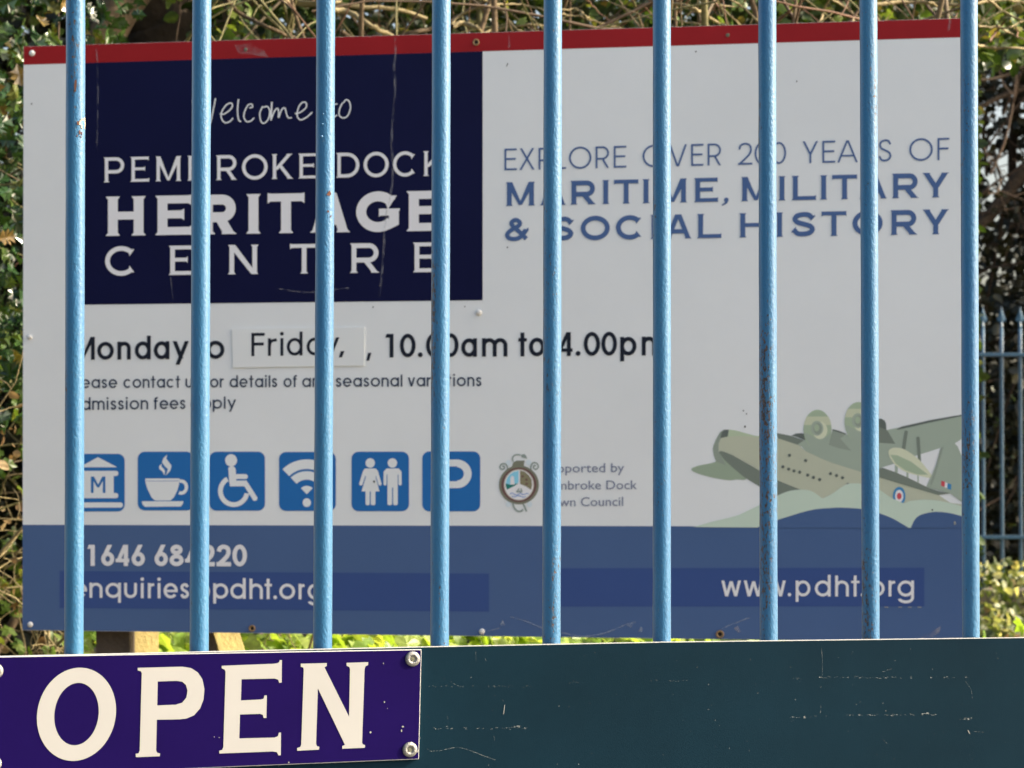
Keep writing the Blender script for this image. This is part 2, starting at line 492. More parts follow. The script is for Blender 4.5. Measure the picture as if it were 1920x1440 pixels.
# ------------------------------------------------------------------ stroke alphabet (cap height 1, baseline 0, box 0..W)
class G:
    def __init__(self, W, w, X=.76, s=0.0, D=.27):
        self.W, self.w, self.X, self.s, self.D = W, w, X, s, D
        self.P = []      # polygons

    def poly(self, *p):
        self.P.append([tuple(q) for q in p])

    def stem(self, x, y0=0.0, y1=1.0, bot=True, top=True):
        h = self.w / 2; s = self.s
        if s == 0:
            self.poly((x - h, y0), (x + h, y0), (x + h, y1), (x - h, y1)); return
        k = s * 1.5
        p = []
        if bot:
            p += [(x - h - s, y0), (x + h + s, y0), (x + h + s, y0 + s * .35), (x + h, y0 + k)]
        else:
            p += [(x - h, y0), (x + h, y0)]
        if top:
            p += [(x + h, y1 - k), (x + h + s, y1 - s * .35), (x + h + s, y1), (x - h - s, y1), (x - h - s, y1 - s * .35), (x - h, y1 - k)]
        else:
            p += [(x + h, y1), (x - h, y1)]
        if bot:
            p += [(x - h, y0 + k), (x - h - s, y0 + s * .35)]
        self.poly(*p)

    def bar(self, x0, x1, y, end=0, both=False, w=None):
        h = (w or self.w * (.8 if self.s else 1)) / 2; s = self.s
        up = s if end in (2, 3) else s * .35
        dn = s if end in (1, 3) else s * .35
        if end == 0 or s == 0:
            self.poly((x0, y - h), (x1, y - h), (x1, y + h), (x0, y + h)); return
        k = s * 1.4
        p = [(x1 - k, y - h), (x1, y - h - dn), (x1, y + h + up), (x1 - k, y + h)]
        if both:
            p += [(x0 + k, y + h), (x0, y + h + up), (x0, y - h - dn), (x0 + k, y - h)]
        else:
            p += [(x0, y + h), (x0, y - h)]
        self.poly(*p)

    def diag(self, x0, y0, x1, y1, k=1.0, bot=True, top=True):
        L = math.hypot(x1 - x0, y1 - y0)
        hw = self.w / 2 * k * L / abs(y1 - y0)
        s = self.s
        self.poly((x0 - hw, y0), (x0 + hw, y0), (x1 + hw, y1), (x1 - hw, y1))
        if s:
            for (x, y, on, sg) in ((x0, y0, bot, 1 if y1 > y0 else -1), (x1, y1, top, 1 if y0 > y1 else -1)):
                if on:
                    t = (x1 - x0) / (y1 - y0) * sg * s * 1.3
                    self.poly((x - hw - s, y), (x + hw + s, y), (x + hw + t, y + sg * s * 1.3), (x - hw + t, y + sg * s * 1.3))

    def arc(self, cx, cy, rx, ry, a0=0, a1=360, w=None, taper=1.0):
        h = (w or self.w) / 2
        n = max(6, int(abs(a1 - a0) / 9))
        for i in range(n):
            t0, t1 = [R(a0 + (a1 - a0) * q / n) for q in (i, i + 1)]
            q = []
            for t, sg in ((t0, 1), (t1, 1), (t1, -1), (t0, -1)):
                q.append((cx + (rx + sg * h) * math.cos(t), cy + (ry + sg * h) * math.sin(t)))
            self.poly(*q)

    def disc(self, cx, cy, r):
        self.poly(*[(cx + r * math.cos(i * math.pi / 10), cy + r * math.sin(i * math.pi / 10)) for i in range(20)])

    def path(self, pts, smooth=True, w=None, n=6):
        h = (w or self.w) / 2
        P = catmull([Vector((p[0], p[1])) for p in pts], n) if smooth else [Vector(p) for p in pts]
        nor = []
        for i in range(len(P)):
            a = P[max(0, i - 1)]; b = P[min(len(P) - 1, i + 1)]
            d = (b - a).normalized()
            nor.append(Vector((-d.y, d.x)))
        for i in range(len(P) - 1):
            self.poly(P[i] + nor[i] * h, P[i + 1] + nor[i + 1] * h, P[i + 1] - nor[i + 1] * h, P[i] - nor[i] * h)

    def bowl(self, x0, xr, yb, yt):
        """D-shaped bowl centre lines from x0 to the right extreme xr"""
        ry = (yt - yb) / 2
        rx = min(ry, (xr - x0) * .72)
        xc = xr - rx
        self.bar(x0, xc, yt, w=self.w); self.bar(x0, xc, yb, w=self.w)
        self.arc(xc, (yt + yb) / 2, rx, ry, -90, 90)


def glyph(ch, W, w, X=.76, s=0.0, D=.27):
    g = G(W, w, X, s, D)
    h = w / 2; e = s + h          # first stem centre
    hb = h * .8 if s else h
    k = ch
    if k == 'E':
        g.stem(e); q = e
        g.bar(q, W, 1 - hb, 1); g.bar(q, W * (.80 if s else .92), .52, 3); g.bar(q, W + .02 * (s > 0), hb, 2)
    elif k == 'F':
        g.stem(e); g.bar(e, W, 1 - h, 1); g.bar(e, W * .93, .52, 3)
    elif k == 'L':
        g.stem(e); g.bar(e, W, hb, 2)
    elif k == 'H':
        g.stem(e); g.stem(W - e); g.bar(e, W - e, .51)
    elif k == 'I':
        g.stem(W / 2)
    elif k == 'T':
        g.bar(0, W, 1 - hb, 1, both=True); g.stem(W / 2, 0, 1 - h, top=False)
    elif k == 'P':
        g.stem(e); g.bowl(e, W - h, .42, 1 - h)
    elif k == 'R':
        g.stem(e); g.bowl(e, W - h - (.04 * W if s else 0), .43, 1 - h)
        g.diag(W - e * 1.15, 0, W * .50, .45, 1.0, top=False)
    elif k == 'B':
        g.stem(e); g.bowl(e, W - h - .05, .52, 1 - h); g.bowl(e, W - h, h, .52)
    elif k == 'D':
        g.stem(e); g.bowl(e, W - h, h, 1 - h)
    elif k == 'O':
        g.arc(W / 2, .5, W / 2 - h, .5 - h + .012)
    elif k == '0':
        g.arc(W / 2, .5, W / 2 - h, .5 - h)
    elif k == 'C':
        g.arc(W * .52, .5, W * .52 - h, .5 - h + .01, 42, 318)
        if s:
            for sg in (1, -1):
                a = R(42 * sg)
                cx, cy = W * .52 + (W * .52 - h) * math.cos(a), .5 + (.5 - h) * math.sin(a)
                g.poly((cx + h * .4, cy + sg * (h + s * .9)), (W, cy + sg * (h * .35)) if 0 else (cx + h * 1.2, cy + sg * (h * .9 + s)), (cx - h * .9, cy - sg * (h + s * .9)), (cx - h * 1.1, cy - sg * h * .2))
    elif k == 'G':
        g.arc(W * .5, .5, W * .5 - h, .5 - h + .01, 38, 300)
        g.arc(W * .5, .5, W * .5 - h, .5 - h + .01, 300, 322)
        a = R(38)
        cx, cy = W * .5 + (W * .5 - h) * math.cos(a), .5 + (.5 - h) * math.sin(a)
        g.poly((cx + h * .2, cy + h + s * .9), (cx + h * 1.1, cy + h + s * .9), (cx - h * .7, cy - h - s), (cx - h * 1.1, cy - h * .3))
        g.poly((W * .52, .575), (W, .575), (W, .55), (W - s * .5, .50), (W - s * .5, .17), (W - w - s * .5, .05), (W - w - s * .5, .40), (W * .56, .40), (W * .52, .37))
    elif k == 'M':
        g.stem(e, top=not s); g.stem(W - e, top=not s)
        hw = w * .62
        g.poly((e - h - s * .9, 1), (e + hw, 1), (W / 2 + hw * .55, .03), (W / 2 - hw * .55, .03))
        g.poly((W - e + h + s * .9, 1), (W - e - hw, 1), (W / 2 - hw * .55, .03), (W / 2 + hw * .55, .03))
    elif k == 'N':
        g.stem(e, top=False); g.stem(W - e, bot=False)
        g.poly((e - h - s, 1), (e + h * 1.4, 1), (W - e + h, 0), (W - e - h * 1.4, 0))
        if s:
            g.poly((e - h - s, 1), (e + h, 1), (e + h, .93), (e - h, .93))
            g.poly((W - e - h - s, 0), (W - e + h + s, 0), (W - e + h, s * 1.4), (W - e - h, s * 1.4))
    elif k == 'A':
        hw = h * 1.1
        g.diag(hw + s, 0, W / 2 - hw * .25, 1, .95, top=False); g.diag(W - hw - s, 0, W / 2 + hw * .25, 1, .95, top=False)
        g.bar(W * .2, W * .8, .30, w=w * .9)
    elif k == 'V':
        hw = h * 1.1
        g.diag(hw, 1, W / 2 - .01, 0); g.diag(W - hw, 1, W / 2 + .01, 0)
    elif k == 'Y':
        hw = h * 1.25
        g.stem(W / 2, 0, .47, top=False)
        g.diag(hw + s, 1, W / 2, .40, 1.0, top=False); g.diag(W - hw - s, 1, W / 2, .40, 1.0, top=False)
    elif k == 'K':
        g.stem(e)
        g.diag(e + h * .6, .36, W - e * 1.3, 1, .95, bot=False); g.diag(W - e * 1.1, 0, e + w * 1.5, .56, 1.0, top=False)
    elif k == 'X':
        g.diag(h * 1.2, 0, W - h * 1.2 - .02, 1); g.diag(W - h * 1.2, 0, h * 1.2 + .02, 1)
    elif k in 'Ss':
        H = 1.0 if k == 'S' else X
        q = lambda u, v: (h + u * (W - w), h + v * (H - w))
        g.path([q(.97, .80), (q(.78, .965)), q(.5, 1), q(.18, .93), q(.06, .76), q(.2, .60), q(.5, .51), q(.84, .40), q(.97, .23), q(.82, .06), q(.5, 0), q(.2, .035), q(.0, .22)])
        if s:
            a = q(.97, .80); g.poly((a[0] - h * 1.0, a[1] - h - s), (a[0] + h, a[1] + h * .6), (a[0] + h * 1.2, a[1] + h + s), (a[0] - h * .2, a[1] + h * .6))
            a = q(0, .22); g.poly((a[0] + h * 1.0, a[1] + h + s), (a[0] - h, a[1] - h * .6), (a[0] - h * .8, a[1] - h - s * .4), (a[0] + h * .2, a[1] - h * .6))
    elif k == '&':
        q = lambda u, v: (h + u * (W - w), h + v * (1 - w))
        g.path([q(.95, .0), q(.62, .36), q(.28, .70), q(.24, .88), q(.43, 1), q(.62, .88), q(.58, .70), q(.20, .46), q(.02, .24), q(.12, .05), q(.40, 0), q(.68, .12), q(.92, .48)], w=w * .9)
        a = q(.92, .48); g.poly((a[0] - w, a[1] - h), (a[0] + h * 1.2, a[1] + h * .9), (a[0] + h * 1.2, a[1] - h * .3), (a[0], a[1] - w))
    elif k == '1':
        g.stem(W - h); g.poly((0, .80), (W - w * .9, 1.0), (W - w * .9, 1 - w * 1.1), (0, .80 - w * .55) if 0 else (0, .78)) if 0 else g.poly((0, 1 - w * .95), (W - w + .001, 1 - w * .95), (W - w + .001, 1), (w * .35, 1))
    elif k == '2':
        q = lambda u, v: (h + u * (W - w), h + v * (1 - w))
        g.path([q(.02, .72), q(.14, .92), q(.5, 1), q(.86, .92), q(.97, .70), q(.84, .47), q(.45, .22), q(.08, .02)])
        g.bar(0, W, h)
    elif k == '4':
        g.stem(W * .76, 0, 1); g.bar(0, W, .20 + h * .6, w=w * .85)
        g.diag(w * .55, .20, W * .76 - h * .3, 1, .9)
    elif k == '6':
        ry = .335 - h; g.arc(W / 2, .335, W / 2 - h, ry)
        g.diag(h * 1.45, .44, W * .66, 1, 1.0)
    elif k == '8':
        g.arc(W / 2, .28, W / 2 - h, .28 - h); g.arc(W / 2, .76, W * .43 - h, .24 - h)
    elif k in 'abdpqg':
        g.arc(W / 2, X / 2, W / 2 - h, X / 2 - h)
        if k == 'a': g.stem(W - h, 0, X)
        if k == 'b': g.stem(h, 0, 1)
        if k == 'd': g.stem(W - h, 0, 1.03)
        if k == 'p': g.stem(h, -D, X)
        if k == 'q': g.stem(W - h, -D, X)
        if k == 'g':
            g.stem(W - h, -.06, X); g.arc(W / 2, -.06, W / 2 - h, D - h, 195, 360)
    elif k == 'o':
        g.arc(W / 2, X / 2, W / 2 - h, X / 2 - h)
    elif k == 'c':
        g.arc(W * .52, X / 2, W * .52 - h, X / 2 - h, 45, 315)
    elif k == 'e':
        g.arc(W / 2, X / 2, W / 2 - h, X / 2 - h, 0, 322); g.bar(w * .6, W - .001, X / 2 - h * .15, w=w * .82)
    elif k in 'nhr':
        g.stem(h, 0, X if k != 'h' else 1.0)
        if k == 'r':
            g.path([(h, X * .5), (h + (W - w) * .25, X * .82), (W - .01, X - h)], w=w * .95)
        else:
            rx = (W - w) / 2
            g.arc(W / 2, X - h - rx * .95, rx, rx * .95, 0, 180); g.stem(W - h, 0, X - h - rx * .95)
    elif k == 'u':
        rx = (W - w) / 2
        g.arc(W / 2, h + rx * .95, rx, rx * .95, 180, 360); g.stem(h, h + rx * .95, X); g.stem(W - h, h + rx * .9, X)
    elif k == 'm':
        g.stem(h, 0, X); rx = (W - w) / 4
        for c in (h + rx, h + 3 * rx):
            g.arc(c, X - h - rx, rx, rx, 0, 180); g.stem(c + rx, 0, X - h - rx)
    elif k == 't':
        g.stem(W * .48, 0, 1.0); g.bar(0, W, X - h, w=w * .85)
    elif k == 'f':
        g.stem(W * .40, 0, 1 - w * 1.2); g.bar(0, W * .92, X - h, w=w * .85)
        g.arc(W * .40 + w * .9, 1 - w * 1.2, w * .9, w * .75, 60, 180)
    elif k == 'i':
        g.stem(W / 2, 0, X); g.disc(W / 2, .95, w * .62)
    elif k == 'l':
        g.stem(W / 2, 0, 1)
    elif k == 'k':
        g.stem(h, 0, 1); g.diag(w, X * .40, W - h * 1.3, X); g.diag(W - h * 1.2, 0, w * 1.3, X * .55)
    elif k == 'y':
        hw = h * 1.1
        g.diag(hw, X, W * .53, .03); g.diag(W * .30, -D, W - hw, X)
    elif k == 'v':
        hw = h * 1.1
        g.diag(hw, X, W / 2, 0); g.diag(W - hw, X, W / 2, 0)
    elif k == 'w':
        hw = h * 1.05
        g.diag(hw, X, W * .27, 0); g.diag(W * .5, X * .95, W * .27, 0); g.diag(W * .5, X * .95, W * .73, 0); g.diag(W - hw, X, W * .73, 0)
    elif k == '.':
        g.disc(W / 2, w * .62, w * .62)
    elif k == ',':
        if s:
            g.disc(W * .6, .07, .095)
            g.poly((W * .6 + .095, .07), (W * .6 + .03, -.08), (W * .1, -.17), (W * .0, -.13), (W * .45, -.02))
        else:
            g.poly((W * .35, w * 1.25), (W, w * 1.25), (W * .55, -w * .8), (0, -w * .8))
    elif k == '@':
        g.arc(W / 2, .36, W / 2 - h * .7, .46 - h * .7, -50, 250, w=w * .7)
        g.arc(W * .48, .36, W * .24 - h * .7, .24 - h * .7, w=w * .7); g.path([(W * .70, .58), (W * .70, .24), (W * .84, .16), (W * .95, .36)], w=w * .7)
    return g.P


NAT = dict(a=.7, b=.7, c=.66, d=.7, e=.7, f=.36, g=.7, h=.58, i=.2, k=.55, l=.15, m=.98, n=.58, o=.74, p=.7, q=.7, r=.36, s=.46, t=.38, u=.58, v=.6, w=.9, y=.66, P=.6, A=.85)
NAT['.'] = .18; NAT[','] = .2; NAT['@'] = 1.0


def word(txt, x0, x1, gap=.13):
    tot = sum(NAT[c] for c in txt) + gap * (len(txt) - 1)
    k = (x1 - x0) / tot
    out = []
    x = x0
    for c in txt:
        out.append((c, x, x + NAT[c] * k)); x += (NAT[c] + gap) * k
    return out


class Flat:
    """collects flat shapes given in photo pixels and lays them on a plane as thin sheets"""
    def __init__(self, plane, off, step=0.00002):
        self.pl, self.off, self.step = plane, off, step
        self.V, self.F = [], []
        self.n = 0

    def poly(self, loop, holes=(), off=None):
        loops = [[self.pl.px(*p) for p in lp] for lp in [loop] + list(holes)]
        tris = tessellate_polygon([[Vector((a, z, 0)) for a, z in lp] for lp in loops])
        b = len(self.V)
        o = (self.off + self.step * (self.n % 12)) if off is None else off
        self.n += 1
        flat = [p for lp in loops for p in lp]
        for a, z in flat:
            self.V.append(self.pl.w(a, z, o))
        for t in tris:
            p = [flat[i] for i in t]
            ar = (p[1][0] - p[0][0]) * (p[2][1] - p[0][1]) - (p[2][0] - p[0][0]) * (p[1][1] - p[0][1])
            if abs(ar) < 1e-12: continue
            t = t if ar > 0 else t[::-1]
            self.F.append(tuple(b + i for i in t))

    def text(self, chars, line, w, X=.76, s=0.0, D=.27):
        """chars: [(c, x0, x1)], line: (xa, top, bottom, xb, top, bottom)"""
        xa, ta, ba, xb, tb, bb = line
        for c, x0, x1 in chars:
            f = lambda x, A, B: A + (B - A) * (x - xa) / (xb - xa)
            xm = (x0 + x1) / 2
            H = f(xm, ba, bb) - f(xm, ta, tb)
            for poly in glyph(c, (x1 - x0) / H, w, X, s, D):
                self.poly([(x0 + u * H, f(x0 + u * H, ba, bb) - v * H) for u, v in poly])

    def ellipse(self, cx, cy, rx, ry, n=32):
        self.poly([(cx + rx * math.cos(i * 2 * math.pi / n), cy + ry * math.sin(i * 2 * math.pi / n)) for i in range(n)])

    def ring(self, cx, cy, rx, ry, w, a0=0, a1=360, n=32):
        for i in range(n):
            t = [R(a0 + (a1 - a0) * q / n) for q in (i, i + 1)]
            self.poly([(cx + rx * math.cos(t[0]), cy - ry * math.sin(t[0])), (cx + rx * math.cos(t[1]), cy - ry * math.sin(t[1])),
                       (cx + (rx - w) * math.cos(t[1]), cy - (ry - w) * math.sin(t[1])), (cx + (rx - w) * math.cos(t[0]), cy - (ry - w) * math.sin(t[0]))])

    def stroke(self, pts, w, n=6, smooth=True):
        P = catmull([Vector(p) for p in pts], n) if smooth else [Vector(p) for p in pts]
        h = w / 2
        nor = []
        for i in range(len(P)):
            d = (P[min(len(P) - 1, i + 1)] - P[max(0, i - 1)]).normalized()
            nor.append(Vector((-d.y, d.x)))
        for i in range(len(P) - 1):
            self.poly([tuple(P[i] + nor[i] * h), tuple(P[i + 1] + nor[i + 1] * h), tuple(P[i + 1] - nor[i + 1] * h), tuple(P[i] - nor[i] * h)])

    def rrect(self, x0, y0, x1, y1, r):
        p = []
        for cx, cy, a in ((x1 - r, y0 + r, -90), (x1 - r, y1 - r, 0), (x0 + r, y1 - r, 90), (x0 + r, y0 + r, 180)):
            for i in range(7):
                t = R(a + i * 15); p.append((cx + r * math.cos(t), cy + r * math.sin(t)))
        self.poly(p)

    def build(self, name, m, parent, label=None):
        return mesh_obj(name, self.V, self.F, m, parent, label=label)


class Multi:
    """one flat print of several colours -> one mesh with several materials"""
    def __init__(self, plane, off, step=0.00003):
        self.pl, self.off, self.step = plane, off, step
        self.layers = []

    def add(self, m):
        f = Flat(self.pl, self.off + self.step * len(self.layers), 0.0)
        f.step = 0.000002
        self.layers.append((m, f))
        return f

    def build(self, name, parent, label=None):
        V, F, mi, slots = [], [], [], []
        for m, f in self.layers:
            if m not in slots:
                slots.append(m)
            b = len(V)
            V += f.V
            F += [tuple(i + b for i in t) for t in f.F]
            mi += [slots.index(m)] * len(f.F)
        o = mesh_obj(name, V, F, slots[0], parent, label=label)
        for m in slots[1:]:
            o.data.materials.append(m)
        o.data.polygons.foreach_set('material_index', mi)
        return o


def bfont_text(flat, txt, x0, x1, line, body=1.0):
    """the built-in font laid between x0 and x1 photo px; line = (xa, top, base, xb, top, base) of the ascenders"""
    c = bpy.data.curves.new('tmp_text', 'FONT')
    c.body = txt
    c.resolution_u = 3
    o = bpy.data.objects.new('tmp_text', c)
    col.objects.link(o)
    dg = bpy.context.evaluated_depsgraph_get()
    me = o.evaluated_get(dg).to_mesh()
    V = [(v.co.x, v.co.y) for v in me.vertices]
    F = [tuple(p.vertices) for p in me.polygons]
    o.evaluated_get(dg).to_mesh_clear()
    col.objects.unlink(o)
    bpy.data.objects.remove(o)
    xmin = min(v[0] for v in V); xmax = max(v[0] for v in V)
    cap = 0.73 * body
    xa, ta, ba, xb, tb, bb = line
    f = lambda x, A, B: A + (B - A) * (x - xa) / (xb - xa)
    b0 = len(flat.V)
    for x, y in V:
        X = x0 + (x - xmin) / (xmax - xmin) * (x1 - x0)
        H = f(X, ba, bb) - f(X, ta, tb)
        a, z = flat.pl.px(X, f(X, ba, bb) - y / cap * H)
        flat.V.append(flat.pl.w(a, z, flat.off))
    for t in F:
        p = [V[i] for i in t]
        ar = sum(p[i][0] * p[(i + 1) % len(p)][1] - p[(i + 1) % len(p)][0] * p[i][1] for i in range(len(p)))
        flat.F.append(tuple(b0 + i for i in (t if ar > 0 else t[::-1])))


def sheet(name, plane, corners, thick, m, parent, off=0.0, bevel=0.0006, label=None):
    bm = bmesh.new()
    pts = [plane.w(*plane.px(*c), off) for c in corners]
    bm_prism(bm, pts, -plane.n * thick)
    return bm_obj(name, bm, m, parent, bevel=bevel, seg=2, label=label)


def lathe(name, plane, a, z, off, prof, m, parent, n=28, label=None, tilt=0.0):
    """prof: [(radius, height towards the camera)]"""
    V, F = [], []
    up = Vector((0, 0, 1))
    for r, h in prof:
        for i in range(n):
            t = i * 2 * math.pi / n
            V.append(plane.w(a + r * math.cos(t), z + r * math.sin(t), off + h + tilt * r * math.sin(t)))
    for k in range(len(prof) - 1):
        for i in range(n):
            F.append((k * n + i, k * n + (i + 1) % n, (k + 1) * n + (i + 1) % n, (k + 1) * n + i))
    F.append(tuple(range((len(prof) - 1) * n, len(prof) * n)))
    return mesh_obj(name, V, F, m, parent, smooth=True, label=label)


# ================================================================== GROUND
def ground_sheet(name, x0, x1, y0, y1, z, m, nx=40, ny=40, amp=0.0):
    V, F = [], []
    for j in range(ny + 1):
        for i in range(nx + 1):
            x = x0 + (x1 - x0) * i / nx; y = y0 + (y1 - y0) * j / ny
            V.append((x, y, z + amp * noise.noise(Vector((x * .7, y * .7, 0)))))
    for j in range(ny):
        for i in range(nx):
            a = j * (nx + 1) + i
            F.append((a, a + 1, a + nx + 2, a + nx + 1))
    return mesh_obj(name, V, F, m, None, kind='structure')


ground_sheet('ground', -900, 900, -900, 900, -.06, M['earth'], 60, 60)
ground_sheet('planting_bed', -14, 14, 3.4, 22, -.03, M['earth'], 70, 50, .03)
ground_sheet('pavement', -14, 14, -1.2, 3.4, 0.0, M['paving'], 4, 4)
ground_sheet('road', -40, 40, -9, -1.35, -.05, M['asphalt'], 4, 4)
kb = bmesh.new()
bm_prism(kb, [Vector((-14, -1.35, 0.0)), Vector((14, -1.35, 0.0)), Vector((14, -1.2, 0.0)), Vector((-14, -1.2, 0.0))][::-1], Vector((0, 0, -.12)))
_k = bm_obj('kerb', kb, M['paving'], None, bevel=.008); _k['kind'] = 'structure'

# ================================================================== INFORMATION SIGN
sroot_p = SIGN.w(SIGN.px(930, 900)[0], 0)
sign = thing('information_sign', 'large heritage centre welcome board on timber posts behind the blue railings', 'sign', sroot_p, SIGN.th)
panel = sheet('panel', SIGN, [(44, 87), (42, 1181.5), (1817, 1205), (1818, 33.5)], .004, M['white'], sign, 0, .0007)

f = Flat(SIGN, .0003); f.poly([(44.5, 87.3), (44.5, 121.5), (1817.5, 69.5), (1817.5, 33.9)]); f.build('red_band', M['red'], sign)
f = Flat(SIGN, .0005); f.poly([(146, 118.6), (146, 571.5), (905, 563), (905, 96.4)]); f.build('title_panel', M['navy'], sign)
wave_top = [(1424.9, 987)]
ZA = lambda X, Y: (X / 5.333 + 1260, Y / 5.333 + 730)
ZB = lambda X, Y: (X / 5.333 + 1540, Y / 5.333 + 730)
f = Flat(SIGN, .0003)
f.poly([(42.5, 984), (42.5, 1181), (1816.5, 1204.5), (1817, 988), (1200, 986.5)])
f.build('blue_band', M['band'], sign)

# --- the aeroplane picture and the waves under it
def pm(n, r, g, b):
    return print_mat('print_' + n, r, g, b)


P_body = pm('olive_body', 145, 149, 131)
P_dark = pm('olive_dark', 93, 101, 92)
P_shade = pm('olive_shade', 112, 121, 110)
P_wing = pm('wing_green', 124, 135, 122)
P_pale = pm('pale_olive', 163, 167, 144)
P_black = pm('charcoal_green', 76, 83, 78)
P_lt = pm('light_sage', 140, 152, 128)
P_prop = pm('prop_sage', 128, 142, 120)
P_blue = pm('roundel_blue', 48, 104, 144)
P_red = pm('roundel_red', 158, 60, 68)
P_wave = pm('wave_sage', 152, 166, 152)
P_sky = M['white']
E1 = 1482
ap = Multi(SIGN, .00034, .000012)
A = lambda *p: [ZA(*q) for q in p]
Bz = lambda *p: [ZB(*q) for q in p]
ap.add(pm('tail_sage', 118, 131, 113)).poly([tuple(v) for v in catmull([Vector(p) for p in A((195, 797), (260, 765), (440, 722), (480, 640), (740, 880), (640, 902), (560, 908), (400, 882), (240, 835))], 5, True)])
ap.add(P_wing).poly(Bz((560, 440), (640, 410), (760, 385), (E1, 246), (E1, 440), (1395, 500), (1335, 540), (1180, 590), (940, 665), (600, 780), (500, 700)))
ap.add(P_black).poly(Bz((755, 400), (800, 373), (1100, 305), (E1, 240), (E1, 252), (1100, 330), (900, 375), (762, 405)))
nose = A((465, 620), (463, 560), (478, 505), (510, 450), (560, 403), (640, 412), (740, 440), (830, 465), (950, 475), (1060, 492), (1260, 552), (1340, 620), (1493, 692))
hull = nose + Bz((107, 735), (400, 828), (580, 875), (860, 965), (1170, 1055), (1290, 1135), (E1, 1160), (E1, 1240), (0, 1240)) + A((1400, 1130), (1270, 1000), (1060, 912), (880, 815), (700, 710), (560, 640), (500, 617))
ap.add(P_body).poly(hull)
ap.add(P_lt).poly(A((500, 480), (567, 402), (640, 412), (830, 465), (890, 471), (890, 482), (760, 470), (640, 468)))
ap.add(P_shade).poly(A((408, 600), (415, 560), (440, 500), (480, 428), (520, 404), (562, 403), (556, 470), (490, 486), (467, 540), (465, 615), (540, 760), (440, 722), (418, 660)))
ap.add(P_black).poly(A((522, 404), (568, 403), (558, 472), (488, 488), (488, 462), (500, 430)))
ap.add(P_dark).poly(A((468, 628), (480, 616), (510, 620), (600, 655), (740, 735), (880, 815), (1060, 912), (1290, 1005), (1060, 1070), (880, 975), (730, 885), (600, 775), (520, 700)))
ap.add(P_dark).poly(A((1040, 436), (1120, 450), (1200, 468), (1330, 512), (1262, 556), (1060, 490)))
ap.add(P_black).poly(A((1195, 462), (1240, 442), (1290, 438), (1340, 448), (1400, 500), (1330, 510), (1260, 480)))
ap.add(P_wing).poly(A((1256, 552), (1335, 500), (1420, 490), (1493, 520)) + Bz((107, 440), (250, 450), (400, 500), (575, 530), (740, 545), (940, 665), (800, 720), (600, 782), (580, 875), (400, 828), (107, 735)) + A((1493, 692), (1340, 620), (1300, 575)))
ap.add(P_shade).poly(Bz((112, 400), (250, 445), (190, 492), (300, 615), (180, 590), (75, 555)))
ap.add(P_black).poly(Bz((110, 398), (180, 415), (250, 443), (240, 450), (110, 410)))
ap.add(P_dark).poly(Bz((400, 330), (575, 292), (600, 350), (650, 405), (660, 410), (740, 545), (580, 535), (400, 500)))
ap.add(P_black).poly(Bz((560, 292), (600, 294), (632, 312), (648, 345), (650, 405), (575, 375)))
ap.add(P_prop)
def prop(cx, cy, Z):
    q = lambda a, b: Z(cx + a, cy + b)
    s = 1 / 5.333
    f = ap.add(P_prop); x, y = q(0, 0); f.ellipse(x, y, 140 * s, 198 * s)
    f = ap.add(pm('prop_band', 152, 157, 134)); f.poly([q(-122, -125 + 30), q(-108, -130), q(108, -130), q(126, -95), q(138, -45), q(-134, -45)])
    f = ap.add(P_wing); f.poly([tuple(v) for v in catmull([Vector(q(a, b)) for a, b in ((-130, 40), (-60, 60), (0, 90), (90, 70), (130, 30), (110, 120), (60, 180), (0, 198), (-70, 170))], 4, True)])
    f = ap.add(P_pale); x, y = q(25, 8); f.ellipse(x, y, 74 * s, 88 * s)
    f = ap.add(P_wing); x, y = q(-5, -12); f.ellipse(x, y, 62 * s, 74 * s)
    f = ap.add(P_shade); x, y = q(2, -8); f.ellipse(x, y, 42 * s, 56 * s)
    f = ap.add(P_prop); x, y = q(-8, -18); f.ellipse(x, y, 26 * s, 36 * s)
prop(1455, 402, ZA)
prop(372, 325, ZB)
ap.add(P_sky).poly(Bz((935, 667), (1185, 588), (1100, 850), (995, 725)))
ap.add(P_sky).poly(Bz((1335, 540), (1395, 505), (E1, 450), (E1, 720), (1395, 690)))
ap.add(P_sky).poly(Bz((610, 780), (740, 742), (960, 850), (1080, 880), (1050, 975), (860, 885)))
ap.add(P_wing).poly(Bz((735, 745), (767, 760), (762, 852), (735, 842)))
ap.add(P_wing).poly(Bz((850, 820), (872, 830), (870, 893), (852, 887)))
ap.add(P_wing).poly(Bz((960, 855), (974, 860), (974, 942), (960, 938)))
ap.add(P_dark).poly(Bz((578, 790), (612, 784), (740, 828), (860, 880), (1080, 988), (1180, 1020), (1300, 1038), (1170, 1058), (860, 965), (578, 880)))
ap.add(P_dark).poly(Bz((833, 415), (848, 410), (866, 420), (838, 605), (805, 597)))
ap.add(P_dark).poly(Bz((950, 480), (966, 472), (983, 478), (998, 722), (965, 700)))
ap.add(P_pale).poly([tuple(v) for v in catmull([Vector(p) for p in Bz((672, 625), (700, 590), (760, 583), (840, 605), (980, 705), (1115, 875), (1105, 890), (960, 860), (830, 820), (740, 755), (690, 690))], 4, True)])
ap.add(P_prop).poly(Bz((690, 655), (760, 660), (900, 725), (1070, 855), (960, 852), (840, 810), (745, 745)))
ap.add(P_wing).poly(Bz((1225, 570), (1290, 542), (1335, 540), (1362, 570), (1385, 620), (1420, 700), (E1, 960), (E1, 1185), (1290, 1040), (1080, 985), (1050, 970), (1100, 870)))
ap.add(P_shade).poly(Bz((1190, 592), (1225, 570), (1132, 890), (1100, 966), (1088, 940), (1130, 820)))
ap.add(P_red).poly(Bz((1200, 913), (1237, 925), (1232, 976), (1197, 964)))
ap.add(pm('flash_white', 186, 188, 190)).poly(Bz((1237, 927), (1262, 936), (1258, 988), (1234, 980)))
